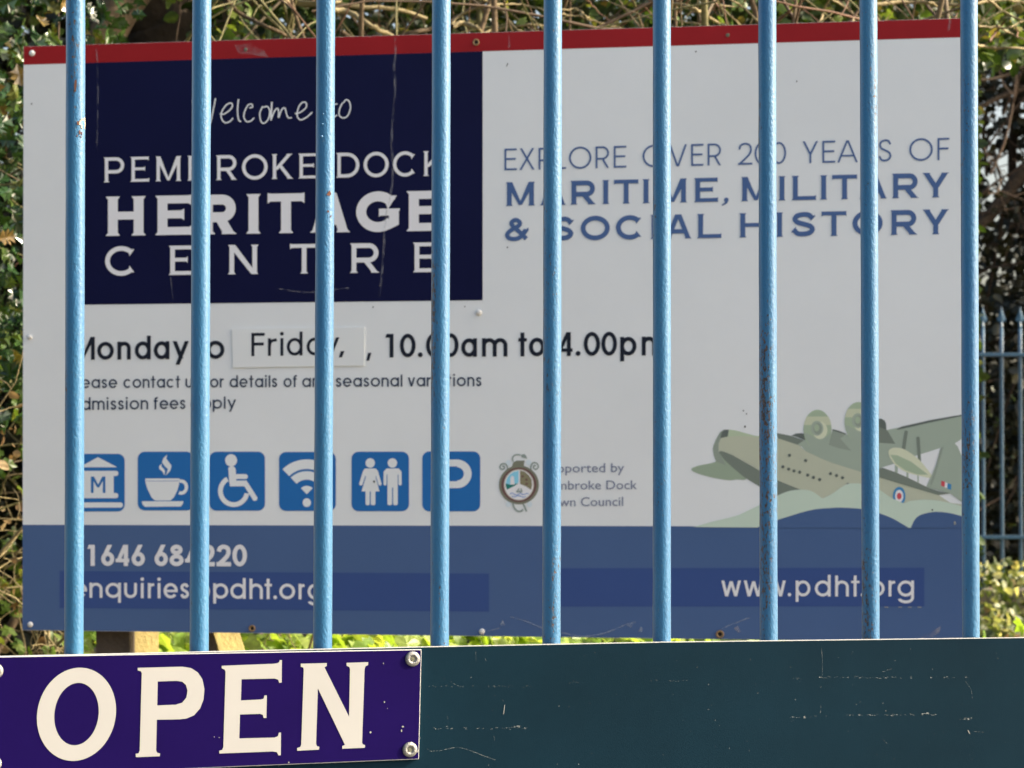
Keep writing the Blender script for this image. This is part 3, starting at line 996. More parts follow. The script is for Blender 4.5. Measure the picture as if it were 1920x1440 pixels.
ap.add(P_blue).poly(Bz((1262, 938), (1300, 950), (1297, 1006), (1258, 992)))
for rx, ry, m in ((62, 92, P_blue), (41, 63, pm('roundel_white', 184, 186, 182)), (24, 33, P_red)):
    x, y = ZB(779, 1068); ap.add(m).ellipse(x, y, rx / 5.333, ry / 5.333)
dots = ap.add(P_black)
for X, Y in ((1175, 660), (1337, 712), (1110, 775), (1167, 798), (1220, 816), (1277, 828), (1358, 858), (1415, 881), (1477, 902), (1585, 842)):
    x, y = ZA(X, Y); dots.ellipse(x, y, 3, 3, 14)
for X, Y in ((152, 862), (212, 884), (265, 952)):
    x, y = ZB(X, Y); dots.ellipse(x, y, 3, 3, 14)
sm = lambda pts: [tuple(v) for v in catmull([Vector(p) for p in pts], 6)]
w_up = sm(A((215, 1377), (400, 1325), (640, 1265), (760, 1212), (880, 1155), (1060, 1060), (1180, 1015), (1300, 1003), (1400, 1020), (1500, 1088))) + \
    sm(A((1515, 1088), (1600, 1045)) + Bz((240, 955), (330, 940), (430, 950), (580, 1005), (700, 1085), (820, 1138))) + sm(Bz((830, 1138), (900, 1115), (1040, 1103), (1200, 1118), (1395, 1165), (E1, 1190)))
w_dn = sm(A((850, 1382), (960, 1345), (1060, 1305), (1300, 1230), (1450, 1197), (1600, 1186)) + Bz((200, 1183), (400, 1196), (580, 1240), (700, 1285), (800, 1340), (880, 1388))) + \
    sm(Bz((893, 1388), (930, 1310), (980, 1262), (1060, 1236), (1150, 1225), (1270, 1235), (1395, 1265), (E1, 1290)))
ap.add(P_wave).poly(w_up + w_dn[::-1])
ap.add(M['band']).poly(w_dn + [(1817, 989.5), (1418, 989.5)])
ap.build('aeroplane_picture', sign, label='flat print of a sage green flying boat above pale waves')

# --- overlay strips and the patch over the day name
f = Flat(SIGN, .0006)
f.poly([(112, 1070.5), (112, 1140), (917, 1147), (917, 1075.5)])
f.build('overlay_strip', M['overlay'], sign)
f = Flat(SIGN, .0006)
f.poly([(1040, 1065.5), (1040, 1137.5), (1733, 1137), (1733, 1064.5)])
f.build('overlay_strip', M['overlay'], sign)
patch = sheet('patch', SIGN, [(435.5, 616.5), (437, 689.5), (684, 686), (684, 613.5)], .0022, M['patch'], sign, .0025, .0004, label='white rectangle stuck over the day name')

# --- lettering
T = .0009
def lettering(lines, m, name='lettering', parent=None, off=T):
    for chars, line, w, kw in lines:
        f = Flat(SIGN, off)
        f.text(chars, line, w, **kw)
        f.build(name, m, parent or sign)


sw = .052
L1 = (195, 295.5, 342, 800, 283.5, 330)
L2 = (199, 369, 442.5, 770, 358.5, 433.5)
L3 = (197, 462.5, 517, 775, 455, 510.5)
lettering([
    ([('P', 195, 233), ('E', 245, 279), ('M', 292, 340), ('B', 352, 390), ('R', 405.5, 445), ('O', 454, 502), ('K', 510, 550), ('E', 560, 596), ('D', 631, 674), ('O', 682, 729), ('C', 737, 781), ('K', 794, 835)], L1, .135, dict(s=.04)),
    ([('H', 199, 273), ('E', 292, 359), ('R', 377, 445), ('I', 463, 488), ('T', 502, 571), ('A', 580, 658), ('G', 668, 750), ('E', 763, 830)], L2, .25, dict(s=.05)),
    ([('C', 197.4, 255.5), ('E', 317, 361), ('N', 428, 484.6), ('T', 544, 597), ('R', 657, 712), ('E', 775, 820)], L3, .16, dict(s=.045)),
], M['letter_white'])

R1 = (946, 279, 319.5, 1779, 258.5, 300)
R2 = (949, 342, 386.3, 1780, 323.5, 369.7)
R3 = (946, 408.5, 453, 1780, 392.3, 438.8)
lettering([
    ([('E', 946, 969), ('X', 974, 1002.5), ('P', 1010, 1034), ('L', 1042, 1061.5), ('O', 1067, 1109), ('R', 1117, 1142), ('E', 1151, 1174.5),
      ('O', 1205, 1247), ('V', 1254, 1288), ('E', 1296, 1319), ('R', 1327, 1352), ('2', 1384, 1410.5), ('0', 1415, 1442), ('0', 1447, 1474),
      ('Y', 1505, 1534), ('E', 1542, 1566), ('A', 1570, 1608.5), ('R', 1617, 1642), ('S', 1647, 1672), ('O', 1705, 1749), ('F', 1758, 1780)], R1, .085, {}),
    ([('M', 949, 1003), ('A', 1012, 1062), ('R', 1070, 1117.5), ('I', 1129.5, 1142.5), ('T', 1151.5, 1197), ('I', 1205, 1218), ('M', 1234, 1288), ('E', 1302, 1345.5), (',', 1353.5, 1367.5),
      ('M', 1390, 1445), ('I', 1459.6, 1473), ('L', 1485, 1530), ('I', 1537.5, 1551.5), ('T', 1560.5, 1607), ('A', 1611, 1664), ('R', 1673, 1722.5), ('Y', 1729, 1780)], R2, .20, dict(s=.04)),
    ([('&', 946, 993.5), ('S', 1034, 1076), ('O', 1089, 1143.5), ('C', 1155, 1205), ('I', 1220, 1233), ('A', 1246, 1297.5), ('L', 1307.5, 1352.5), ('H', 1386.5, 1440),
      ('I', 1455, 1468.6), ('S', 1484, 1529), ('T', 1540.5, 1587), ('O', 1598.5, 1655), ('R', 1670, 1720), ('Y', 1729, 1780)], R3, .20, dict(s=.04)),
], M['slate'])

H1 = (137, 632, 675, 1200, 621.5, 666.5)
lettering([
    ([('M', 131, 178), ('o', 182.5, 213.7), ('n', 220.5, 245.5), ('d', 253, 283), ('a', 288.6, 318), ('y', 324, 354.5), ('t', 366, 382), ('o', 388, 421),
      (',', 687, 696.5), ('1', 722.5, 738), ('0', 750, 779.5), ('.', 784, 792.4), ('0', 799, 828), ('0', 830.5, 860), ('a', 865, 894.5), ('m', 904, 951.6),
      ('t', 972, 988), ('o', 992, 1022), ('4', 1045, 1073.6), ('.', 1080, 1088), ('0', 1094.6, 1125.3), ('0', 1127.6, 1157), ('p', 1163, 1193.5), ('m', 1203.5, 1250)], H1, .165, dict(X=.78, D=.24)),
], M['black'])
lettering([
    ([('F', 472, 497), ('r', 503, 520), ('i', 526, 532.5), ('d', 538.4, 568), ('a', 575.6, 605), ('y', 607, 637), (',', 636, 646.5)], (472, 624.5, 668, 646, 622, 665.5), .13, dict(X=.76, D=.24)),
], M['black'], 'lettering', patch, .0028)
S1 = (131, 706, 728, 903, 701.5, 724)
S2 = (131, 746, 769, 443, 743.5, 766)
lettering([
    (word('Please', 130, 220) + word('contact', 231.8, 338) + word('us', 348, 374) + word('for', 384, 420) + word('details', 431, 520) + word('of', 532, 557) + word('any', 567, 618) + word('seasonal', 629.7, 754.8) + word('variations', 765, 903), S1, .135, dict(X=.76, D=.26)),
    (word('Admission', 130, 278) + word('fees', 288.5, 348) + word('apply', 358, 443), S2, .135, dict(X=.76, D=.26)),
], M['ink'])
D1 = (164, 1021.5, 1061, 463, 1021, 1062)
lettering([
    ([('0', 131, 156), ('1', 164, 178), ('6', 190, 214.5), ('4', 217, 242.5), ('6', 247, 272), ('6', 290, 315), ('8', 318, 344.5), ('4', 347, 373), ('2', 376, 403), ('2', 406, 433.3), ('0', 436, 463.3)], D1, .20, {}),
], M['contact'])
E0 = (137, 1083.5, 1120.5, 605, 1085.5, 1124)
W0 = (1353, 1079, 1118, 1714, 1079, 1118.5)
lettering([
    ([('e', 133, 163.5), ('n', 168, 192.5), ('q', 198, 227), ('u', 233, 257), ('i', 264, 270), ('r', 277.5, 289.5), ('i', 295.5, 301.5), ('e', 307, 333.5), ('s', 338, 355), ('@', 357, 394),
      ('p', 400, 428), ('d', 432, 461), ('h', 468, 493), ('t', 496.5, 510), ('.', 513, 519.5), ('o', 524, 553.5), ('r', 560, 571.5), ('g', 577, 605)], E0, .145, dict(X=.76, D=.24)),
    ([('w', 1352.5, 1389.5), ('w', 1394.6, 1431.5), ('w', 1437, 1473.5), ('.', 1477, 1483.5), ('p', 1492, 1519.5), ('d', 1528, 1557.5), ('h', 1566, 1591.5), ('t', 1596, 1611.5), ('.', 1614, 1620.5),
      ('o', 1628, 1658.6), ('r', 1666, 1678.5), ('g', 1683, 1713.7)], W0, .135, dict(X=.76, D=.26)),
], M['contact'])

f = Flat(SIGN, T)
Z3 = lambda X, Y: (X / 3, Y / 3)
for st, w in (
    ([(1085, 560), (1092, 640), (1105, 705), (1125, 660), (1142, 610), (1160, 660), (1180, 700), (1200, 620), (1213, 553)], 2.6),
    ([(1237, 640), (1260, 642), (1290, 622), (1308, 598), (1300, 580), (1275, 590), (1250, 625), (1245, 660), (1262, 688), (1290, 686), (1312, 664)], 2.6),
    ([(1342, 558), (1337, 620), (1342, 670), (1356, 686)], 2.8),
    ([(1403, 607), (1420, 603), (1418, 588), (1398, 590), (1378, 625), (1373, 660), (1388, 684), (1412, 680), (1430, 664)], 2.6),
    ([(1478, 598), (1462, 640), (1470, 685), (1490, 692), (1512, 665), (1518, 625), (1505, 600), (1480, 604)], 2.6),
    ([(1530, 574), (1527, 625), (1525, 678)], 3.2), ([(1525, 675), (1545, 625), (1562, 610), (1568, 630), (1568, 662), (1585, 618), (1603, 608), (1612, 640), (1622, 662), (1642, 662)], 2.6),
    ([(1660, 640), (1690, 632), (1722, 605), (1722, 578), (1700, 578), (1680, 605), (1672, 650), (1690, 674), (1722, 662), (1757, 632)], 2.6)):
    f.stroke([Z3(*p) for p in st], w, 6)
Z6 = lambda X, Y: (X / 3.6 + 480, Y / 3.6 + 60)
for st in ([(497, 425), (492, 500), (497, 560), (512, 582), (532, 572), (548, 560)], [(465, 502), (500, 492), (550, 486)], [(585, 478), (565, 520), (562, 560), (585, 580), (618, 568), (638, 515), (630, 470), (608, 458), (590, 480)]):
    f.stroke([Z6(*p) for p in st], 2.6, 6)
f.build('lettering', M['script'], sign, label='thin handwritten words Welcome to')

for txt, xr, ln in (('Supported by', 1170.5, (1030, 868.5, 886, 1170, 867, 885)), ('Pembroke Dock', 1194.5, (1030, 900.5, 918, 1194, 899.5, 917)), ('Town Council', 1168.5, (1030, 932, 949.5, 1168, 930.5, 948.5))):
    f = Flat(SIGN, T, 0)
    bfont_text(f, txt, 1019, xr, ln)
    f.build('lettering', M['grey_text'], sign)

# --- pictograms
def picto(x0, y0, x1, y1, draw, label):
    mp = Multi(SIGN, .0006, .0001)
    mp.add(M['icon']).rrect(x0, y0, x1, y1, 13)
    draw(mp, mp.add(M['white']))
    mp.build('pictogram', sign, label=label)


Z7 = lambda X, Y: (X / 3.84 + 140, Y / 3.84 + 830)
Z8 = lambda X, Y: (X / 3.097 + 620, Y / 3.097 + 830)

def museum(mp, f):
    q = lambda X, Y: Z7(X - 0, Y)
    f.poly([q(35, 177), (q(168, 104)), q(308, 177)])
    for y0, y1, xr in ((203, 240, 315), (362, 400, 315), (430, 468, 348)):
        xl = 340 - xr; r = (y1 - y0) / 2 / 3.84
        X0, Y0 = q(xl, y0); X1, Y1 = q(xr, y1)
        f.rrect(X0, Y0, X1, Y1, r * .9)
    f.poly([q(58, 238), q(58, 364), q(282, 364), q(282, 238)])
    g = mp.add(M['icon'])
    for a in ([(118, 244), (137, 244), (137, 362), (118, 362)], [(204, 244), (222, 244), (222, 362), (204, 362)],
              [(118, 244), (140, 244), (180, 322), (163, 322)], [(222, 244), (200, 244), (160, 322), (177, 322)]):
        g.poly([q(*p) for p in a])
picto(129, 851, 234, 959, museum, 'blue square with white museum building')

def cup(mp, f):
    f.poly([Z7(*p) for p in ((508, 258), (757, 257), (752, 300), (740, 345), (715, 395), (690, 416), (580, 417), (555, 395), (525, 335), (512, 290))])
    f.poly([Z7(*p) for p in ((483, 422), (784, 421), (780, 440), (765, 460), (505, 462), (488, 442))])
    x, y = Z7(768, 320); f.ring(x, y, 13, 14.5, 6.5, -115, 110, 16)
    for pts in (((668, 85), (640, 110), (630, 140), (650, 170), (672, 190), (665, 215), (655, 238), (690, 200), (698, 165), (675, 135), (660, 115)),
                ((628, 150), (608, 170), (610, 190), (635, 210), (645, 235), (652, 205), (640, 185), (625, 172))):
        f.poly([Z7(*p) for p in pts])
    mp.add(M['icon']).poly([Z7(*p) for p in ((514, 275), (754, 274), (754, 277), (515, 278))])
picto(258.5, 847, 363, 957, cup, 'blue square with white steaming cup')

def wheel(mp, f):
    x, y = Z7(1127, 127); f.ellipse(x, y, 11.2, 11.5)
    f.stroke([Z7(1134, 190), Z7(1140, 295)], 13.5, 1, False)
    x, y = Z7(1132, 190); f.ellipse(x, y, 6.8, 5.5)
    f.stroke([Z7(1145, 245), Z7(1232, 244)], 9.5, 1, False); x, y = Z7(1230, 244); f.ellipse(x, y, 4.6, 4.7)
    f.stroke([Z7(1118, 293), Z7(1240, 292)], 11.5, 1, False)
    f.stroke([Z7(1228, 290), Z7(1298, 400)], 9.5, 1, False); x, y = Z7(1297, 400); f.ellipse(x, y, 5, 5)
    x, y = Z7(1146, 348); f.ring(x, y, 29.5, 30, 9, 118, 350, 30)
    g = mp.add(M['icon']); g.poly([Z7(*p) for p in ((1165, 262), (1240, 261), (1240, 272), (1165, 273))])
picto(393, 847, 497, 957.5, wheel, 'blue square with white wheelchair user')

def wifi(mp, f):
    cx, cy = Z7(1672, 372)
    for r, w in ((65.5, 18), (43.5, 16), ):
        f.ring(cx, cy, r, r, w, 46, 134, 18)
    f.poly([(cx, cy)] + [(cx + 16 * math.cos(R(a)), cy - 16 * math.sin(R(a))) for a in range(46, 135, 8)])
    f.ellipse(cx, cy + 15.5, 7.8, 8.2)
picto(523.5, 847.5, 629.8, 958, wifi, 'blue square with white wireless signal arcs')

def people(mp, f):
    for px_, skirt in ((230, True), (359, False)):
        x, y = Z8(px_, 118); f.ellipse(x, y, 8.8, 9)
        if skirt:
            f.poly([Z8(*p) for p in ((200, 150), (262, 150), (275, 165), (297, 240), (290, 250), (278, 245), (263, 190), (262, 200), (284, 283), (180, 283), (204, 200), (202, 190), (185, 245), (172, 250), (165, 240), (188, 165))])
            for a, b in ((203, 227), (233, 260)):
                f.poly([Z8(*p) for p in ((a, 283), (b, 283), (b, 357), (b - 6, 363), (a + 6, 363), (a, 357))])
        else:
            f.poly([Z8(*p) for p in ((325, 150), (395, 150), (412, 168), (413, 243), (404, 250), (395, 243), (394, 185), (390, 185), (390, 260), (330, 260), (330, 185), (326, 185), (325, 243), (316, 250), (307, 243), (308, 168))])
            for a, b in ((330, 357), (363, 390)):
                f.poly([Z8(*p) for p in ((a, 259), (b, 259), (b, 357), (b - 6, 363), (a + 6, 363), (a, 357))])
picto(659.4, 847, 767, 958.5, people, 'blue square with white woman and man')

def park(mp, f):
    x0 = 590
    f.poly([Z8(*p) for p in ((x0, 98), (620, 98), (620, 345), (x0, 345))])
    f.poly([Z8(*p) for p in ((x0, 98), (735, 98), (735, 138), (x0, 138))])
    f.poly([Z8(*p) for p in ((x0, 224), (735, 224), (735, 264), (x0, 264))])
    cx, cy = Z8(735, 181); f.ring(cx, cy, 27, 26.8, 14.5, -90, 90, 18)
picto(792, 846.5, 900.5, 958.8, park, 'blue square with white letter P')

# --- town crest
ZC = lambda X, Y: (X / 11.075 + 920, Y / 11.075 + 840)
cr = Multi(SIGN, .0007, .00004)
c_ol = pm('crest_olive', 96, 98, 84); c_br = pm('crest_brown', 84, 60, 58); c_gr = pm('crest_grey_green', 112, 122, 116)
c_pb = pm('crest_pale_blue', 164, 174, 182); c_sky = pm('crest_sky', 106, 160, 182); c_gn = pm('crest_green', 30, 92, 84); c_fl = pm('crest_field', 104, 100, 78); c_wt = pm('crest_white', 186, 190, 188)
f = cr.add(c_pb)
for X, Y in ((370, 310), (790, 300), (370, 1170), (810, 1170)):
    x, y = ZC(X, Y); f.ellipse(x, y, 5, 5.5, 12)
f = cr.add(c_gr)
f.stroke([ZC(*p) for p in ((330, 500), (350, 400), (300, 330), (220, 340), (195, 410), (240, 445), (285, 420), (275, 375), (240, 380))], 2.6, 5)
f.stroke([ZC(*p) for p in ((850, 500), (835, 390), (880, 310), (960, 320), (990, 390), (940, 445), (890, 410), (905, 365), (940, 370))], 2.6, 5)
f.stroke([ZC(*p) for p in ((465, 285), (455, 210), (500, 150), (580, 140), (620, 150))], 2.6, 5)
f.poly([ZC(*p) for p in ((630, 140), (700, 125), (735, 160), (762, 222), (690, 205), (640, 190))])
f.stroke([ZC(*p) for p in ((460, 1150), (490, 1240), (560, 1310), (640, 1310), (670, 1270))], 3.2, 5)
f.stroke([ZC(*p) for p in ((670, 1150), (710, 1230), (745, 1320))], 3.2, 5)
f = cr.add(c_ol); f.poly([ZC(*p) for p in ((440, 400), (470, 300), (540, 262), (710, 262), (690, 330), (700, 400))])
x, y = ZC(588, 765); f.ellipse(x, y, 37.5, 36.5, 40)
f = cr.add(c_br); f.ellipse(x, y, 33, 32.5, 40)
f = cr.add(pm('crest_rim', 150, 146, 136)); f.ellipse(x, y, 28.3, 29.2, 40)
f = cr.add(c_wt); f.ellipse(x, y, 26.6, 27.6, 40)
f = cr.add(c_sky); f.poly([ZC(*p) for p in ((315, 740), (335, 640), (390, 560), (470, 500), (580, 468), (580, 720), (520, 745), (430, 790))])
f = cr.add(c_gn); f.poly([ZC(*p) for p in ((310, 740), (430, 765), (575, 730), (500, 785), (340, 865), (318, 800))])
f = cr.add(c_wt); f.poly([ZC(*p) for p in ((410, 760), (410, 620), (445, 570), (485, 600), (500, 760))])
f = cr.add(c_fl); f.poly([ZC(*p) for p in ((612, 470), (700, 490), (790, 560), (850, 650), (862, 770), (840, 868), (740, 800), (612, 745))])
f = cr.add(c_br)
for X, Y in ((665, 590), (745, 660), (750, 745)):
    x2, y2 = ZC(X, Y); f.ellipse(x2, y2, 2.5, 2, 10)
f = cr.add(pm('crest_wave', 96, 118, 158))
f.stroke([ZC(*p) for p in ((400, 960), (450, 935), (500, 965), (560, 975), (620, 940), (680, 970), (740, 945), (790, 950))], 1.6, 4)
f.stroke([ZC(*p) for p in ((440, 995), (500, 1015), (560, 990), (620, 1000), (680, 1022), (730, 1000))], 1.6, 4)
f = cr.add(c_gr)
f.poly([ZC(*p) for p in ((520, 890), (670, 890), (650, 925), (545, 925))]); f.poly([ZC(*p) for p in ((545, 885), (590, 820), (595, 885))]); f.poly([ZC(*p) for p in ((620, 885), (628, 820), (660, 885))])
cr.build('crest', sign, label='round brown rimmed crest with anchor and scrolls')

# --- fixings on the sign
def cap(x, y, r, kind):
    a, z = SIGN.px(x, y)
    rr = r * 5.4 / FPX
    if kind == 'cap':
        lathe('screw_cap', SIGN, a, z, .0004, [(rr, 0), (rr, .0016), (rr * .85, .0034), (rr * .5, .0046), (rr * .15, .005)], M['cap_white'], sign, 20)
    elif kind == 'ring':
        o = lathe('screw_cap', SIGN, a, z, .0004, [(rr, 0), (rr, .0030), (rr * .8, .0038), (rr * .55, .0030), (rr * .5, .0008)], M['brass'], sign, 20, label='open cap with a dark centre')
        lathe('recess', SIGN, a, z, .0014, [(rr * .55, 0), (rr * .2, .0002)], M['hole'], o, 16)
    else:
        lathe('screw_head', SIGN, a, z, .0004, [(rr, 0), (rr, .0010), (rr * .7, .0018), (rr * .3, .0016)], M['dark_steel'], sign, 16)
for x, y, r, k in ((60.5, 100, 6, 'cap'), (893, 79.5, 6.5, 'ring'), (461, 93, 3.5, 'head'), (1364.5, 66, 3.5, 'head'), (56, 632, 5, 'cap'), (898, 586, 6, 'cap'), (57, 1171, 5.5, 'cap'),
                   (473, 1178, 6.5, 'ring'), (904, 1184, 5.5, 'cap'), (1350, 1189, 7.5, 'ring')):
    cap(x, y, r, k)

# --- weathering marks
f = Flat(SIGN, .0022)
f.stroke([(181, 92), (183.5, 120), (184.5, 170), (184, 220), (182.5, 260), (182, 284)], 2.6, 4)
f.stroke([(742, 70), (742, 100), (739, 125), (741, 160), (739, 200), (736, 240), (735, 275), (737, 310), (736, 345), (728, 385), (722, 420), (720, 470), (716, 520), (711, 556)], 4.2, 3)
f.stroke([(321, 520), (323, 545), (326, 563)], 1.6, 3)
f.stroke([(955, 62), (956, 75), (955, 90)], 3.5, 3)
f.stroke([(1781, 38), (1780, 48), (1778, 58)], 4, 3)
f.stroke([(520, 541), (560, 547), (585, 548), (625, 543), (655, 540)], 2.2, 3)
f.build('dried_drips', M['stain'], sign)['kind'] = 'stuff'
f = Flat(SIGN, .0024)
f.poly([(440, 85), (470, 82), (495, 95), (505, 108), (470, 102), (448, 100)])
f.poly([(1660 + 60, 1196), (1745, 1186), (1765, 1172), (1762, 1185), (1740, 1200)])
f.poly([(1376, 1178), (1384, 1172), (1390, 1185), (1384, 1186)])
f.stroke([(64, 88), (66, 95), (67, 103)], 3.5, 2)
f.build('scuff_mark', M['haze_scuff'], sign)['kind'] = 'stuff'
f = Flat(SIGN, .0024)
f.stroke([(957, 1156), (985, 1164), (1020, 1178), (1052, 1185), (1085, 1192), (1120, 1190), (1150, 1181), (1175, 1170), (1192, 1166)], 2.2, 4)
f.stroke([(1352, 1180), (1368, 1172), (1385, 1166), (1406, 1157)], 1.8, 4)
f.stroke([(915, 1183), (935, 1178), (945, 1172)], 1.5, 4)
f.poly([(938, 1172), (943, 1161), (948, 1172)]); f.poly([(1172, 1170), (1187, 1168), (1184, 1178)]); f.poly([(1197, 1184), (1202, 1174), (1210, 1186)])
f.build('cracked_lacquer', M['crack'], sign)['kind'] = 'stuff'
f = Flat(SIGN, .0024)
f.poly([(949.5, 125), (952, 118), (953, 120), (950.5, 125.5)])
for x, y, r in ((1394, 770, 1.2), (1397, 800, 1.6), (1305, 97, 1.3), (700, 576, 1.2), (60, 195, 1.2), (1494, 153, 1.2), (1400, 776, 1.1), (1250, 380, .9), (952, 464, 1.2), (872, 575, 1), (702, 903, 1.8), (1748, 956, 1.4)):
    f.ellipse(x, y, r, r * 1.3, 8)
f.build('dirt_speck', M['hole'], sign)['kind'] = 'stuff'
f = Flat(SIGN, .0024)
for x in (1662, 1688, 1706, 1724):
    f.poly([(x - 3.5, 1137.3), (x + 3.5, 1137.6), (x + 3.5, 1139.3), (x - 3.5, 1139)])
f.poly([ZB(*p) for p in ((1325, 1322), (1340, 1318), (1348, 1340), (1338, 1358), (1326, 1348))])
f.build('torn_edge', M['mark'], sign)['kind'] = 'stuff'

# --- timber posts behind the panel
def post(name, xc, wl, wr, lean, off, zt=2.42, label=None, m='timber_shaded'):
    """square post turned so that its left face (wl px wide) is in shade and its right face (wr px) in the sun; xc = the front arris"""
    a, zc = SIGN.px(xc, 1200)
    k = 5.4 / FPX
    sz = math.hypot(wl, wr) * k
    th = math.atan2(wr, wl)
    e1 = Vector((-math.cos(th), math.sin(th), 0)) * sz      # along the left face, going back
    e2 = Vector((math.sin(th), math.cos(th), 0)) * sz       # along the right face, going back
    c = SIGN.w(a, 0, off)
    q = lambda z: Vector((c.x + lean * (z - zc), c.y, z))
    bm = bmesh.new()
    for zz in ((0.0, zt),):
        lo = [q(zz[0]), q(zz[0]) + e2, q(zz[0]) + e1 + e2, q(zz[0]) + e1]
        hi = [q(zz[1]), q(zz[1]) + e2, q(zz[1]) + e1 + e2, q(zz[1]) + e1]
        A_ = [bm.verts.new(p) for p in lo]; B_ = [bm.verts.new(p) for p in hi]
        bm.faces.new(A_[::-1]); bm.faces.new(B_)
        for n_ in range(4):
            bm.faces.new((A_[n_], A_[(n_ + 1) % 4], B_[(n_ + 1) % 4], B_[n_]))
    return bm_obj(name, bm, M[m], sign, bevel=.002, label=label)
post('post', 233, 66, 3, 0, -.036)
post('lit_post_side', 226, 30, 44, 0, -.092, label='sunlit side of the post, the sun put into its pale yellow', m='timber')  # stands in for the post's sunlit side, as a separate pale piece
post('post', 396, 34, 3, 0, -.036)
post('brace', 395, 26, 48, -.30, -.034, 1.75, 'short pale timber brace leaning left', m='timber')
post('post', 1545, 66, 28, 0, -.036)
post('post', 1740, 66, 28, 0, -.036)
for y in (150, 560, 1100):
    bm = bmesh.new()
    p0, p1 = SIGN.px(70, y), SIGN.px(1790, y)
    z = p0[1] if y != 560 else (p0[1] + p1[1]) / 2
    bm_prism(bm, [SIGN.w(p0[0], z - .035, -.0045), SIGN.w(p1[0], z - .035, -.0045), SIGN.w(p1[0], z + .035, -.0045), SIGN.w(p0[0], z + .035, -.0045)], -SIGN.n * .028)
    bm_obj('rail', bm, M['timber'], sign, bevel=.002)

# ================================================================== BLUE RAILINGS IN FRONT
froot = FEN.w(0, 0)
fence = thing('blue_railings', 'tall sky blue metal railings with chipped paint in the foreground', 'railings', froot, FEN.th)
BARX = [(141.3, 139), (378.5, 373), (610.5, 604.5), (827, 823.5), (1036, 1034), (1241, 1240.5), (1439, 1441.5), (1628, 1633), (1817, 1820)]


def lumpy_tube(name, p0, p1, r, m, parent, seed, rings=90, n=20, wob=.00025, label=None):
    ax = (p1 - p0); L = ax.length; ax.normalize()
    s1 = Vector((1, 0, 0)); s2 = ax.cross(s1).normalized(); s1 = s2.cross(ax).normalized()
    V, F = [], []
    for k in range(rings + 1):
        t = k / rings; c = p0 + ax * (L * t)
        bend = (noise.noise(Vector((t * 3.0, seed * 5.3, 0))) * .0006, noise.noise(Vector((t * 3.0, seed * 5.3, 9))) * .0006)
        for i in range(n):
            a = i * 2 * math.pi / n
            rr = r + wob * noise.noise(Vector((math.cos(a) * 1.5, math.sin(a) * 1.5 + seed * 11, t * L * 22))) + wob * .5 * noise.noise(Vector((math.cos(a) * 3, math.sin(a) * 3 + seed * 7, t * L * 80)))
            V.append(c + s1 * (math.cos(a) * rr + bend[0]) + s2 * (math.sin(a) * rr + bend[1]))
    for k in range(rings):
        for i in range(n):
            F.append((k * n + i, k * n + (i + 1) % n, (k + 1) * n + (i + 1) % n, (k + 1) * n + i))
    F.append(tuple(range(n))[::-1]); F.append(tuple(range(rings * n, rings * n + n)))
    return mesh_obj(name, V, F, m, parent, smooth=True, label=label)


def spear(name, base, h, wd, m, parent, u):
    """flat forged spear: collar, blade with a raised middle"""
    n_ = u.cross(Vector((0, 0, 1)))
    V = []; F = []
    prof = [(0, wd * .30, wd * .30), (.10, wd * .42, wd * .36), (.20, wd * .30, wd * .28), (.26, wd * .34, wd * .2), (.34, wd * .86, wd * .14), (.40, wd * 1.0, wd * .16), (.58, wd * .62, wd * .15), (.80, wd * .26, wd * .10), (1.0, wd * .03, wd * .03)]
    for t, a, b in prof:
        for q in range(8):
            an = q * math.pi / 4
            ca, sa = math.cos(an), math.sin(an)
            k = 1.0 if q % 2 == 0 else .75
            V.append(base + u * (a * .5 * ca * k) + n_ * (b * .5 * sa * k) + Vector((0, 0, h * t)))
    for k in range(len(prof) - 1):
        for i in range(8):
            F.append((k * 8 + i, k * 8 + (i + 1) % 8, (k + 1) * 8 + (i + 1) % 8, (k + 1) * 8 + i))
    return mesh_obj(name, V, F, m, parent)


bar_ends = []
for i, (xt, xb) in enumerate(BARX):
    at_, zt = FEN.px(xt, 0); ab, zb = FEN.px(xb, 1200)
    bar_ends.append((ab + (at_ - ab) * (0.30 - zb) / (zt - zb), ab + (at_ - ab) * (2.42 - zb) / (zt - zb)))
sp = .1335
for k in range(1, 4):
    bar_ends.insert(0, (bar_ends[0][0] - sp, bar_ends[0][1] - sp))
    bar_ends.append((bar_ends[-1][0] + sp, bar_ends[-1][1] + sp))
for i, (ab, at_) in enumerate(bar_ends):
    rusty = (i - 3) in (3, 4, 6)
    o = lumpy_tube('bar', FEN.w(ab, .12), FEN.w(at_, 2.42), .0098, M['blue_bar'], fence, i + .37, label='bar with rust breaking through its paint' if rusty else None)
    o['wear'] = float(([0, 0, 0] + [.16, .26, .14, .56, .66, .40, .48, .38, .42] + [.2, .2, .2])[i])
    spear('finial', FEN.w(at_, 2.42), .12, .042, M['blue_bar'], o, FEN.u)
for z in (.28, 2.30):
    bm = bmesh.new()
    bm_prism(bm, [FEN.w(bar_ends[0][0] - .08, z - .020, .006), FEN.w(bar_ends[-1][0] + .08, z - .020, .006), FEN.w(bar_ends[-1][0] + .08, z + .020, .006), FEN.w(bar_ends[0][0] - .08, z + .020, .006)], -FEN.n * .012)
    bm_obj('rail', bm, M['blue_bar'], fence, bevel=.0015)

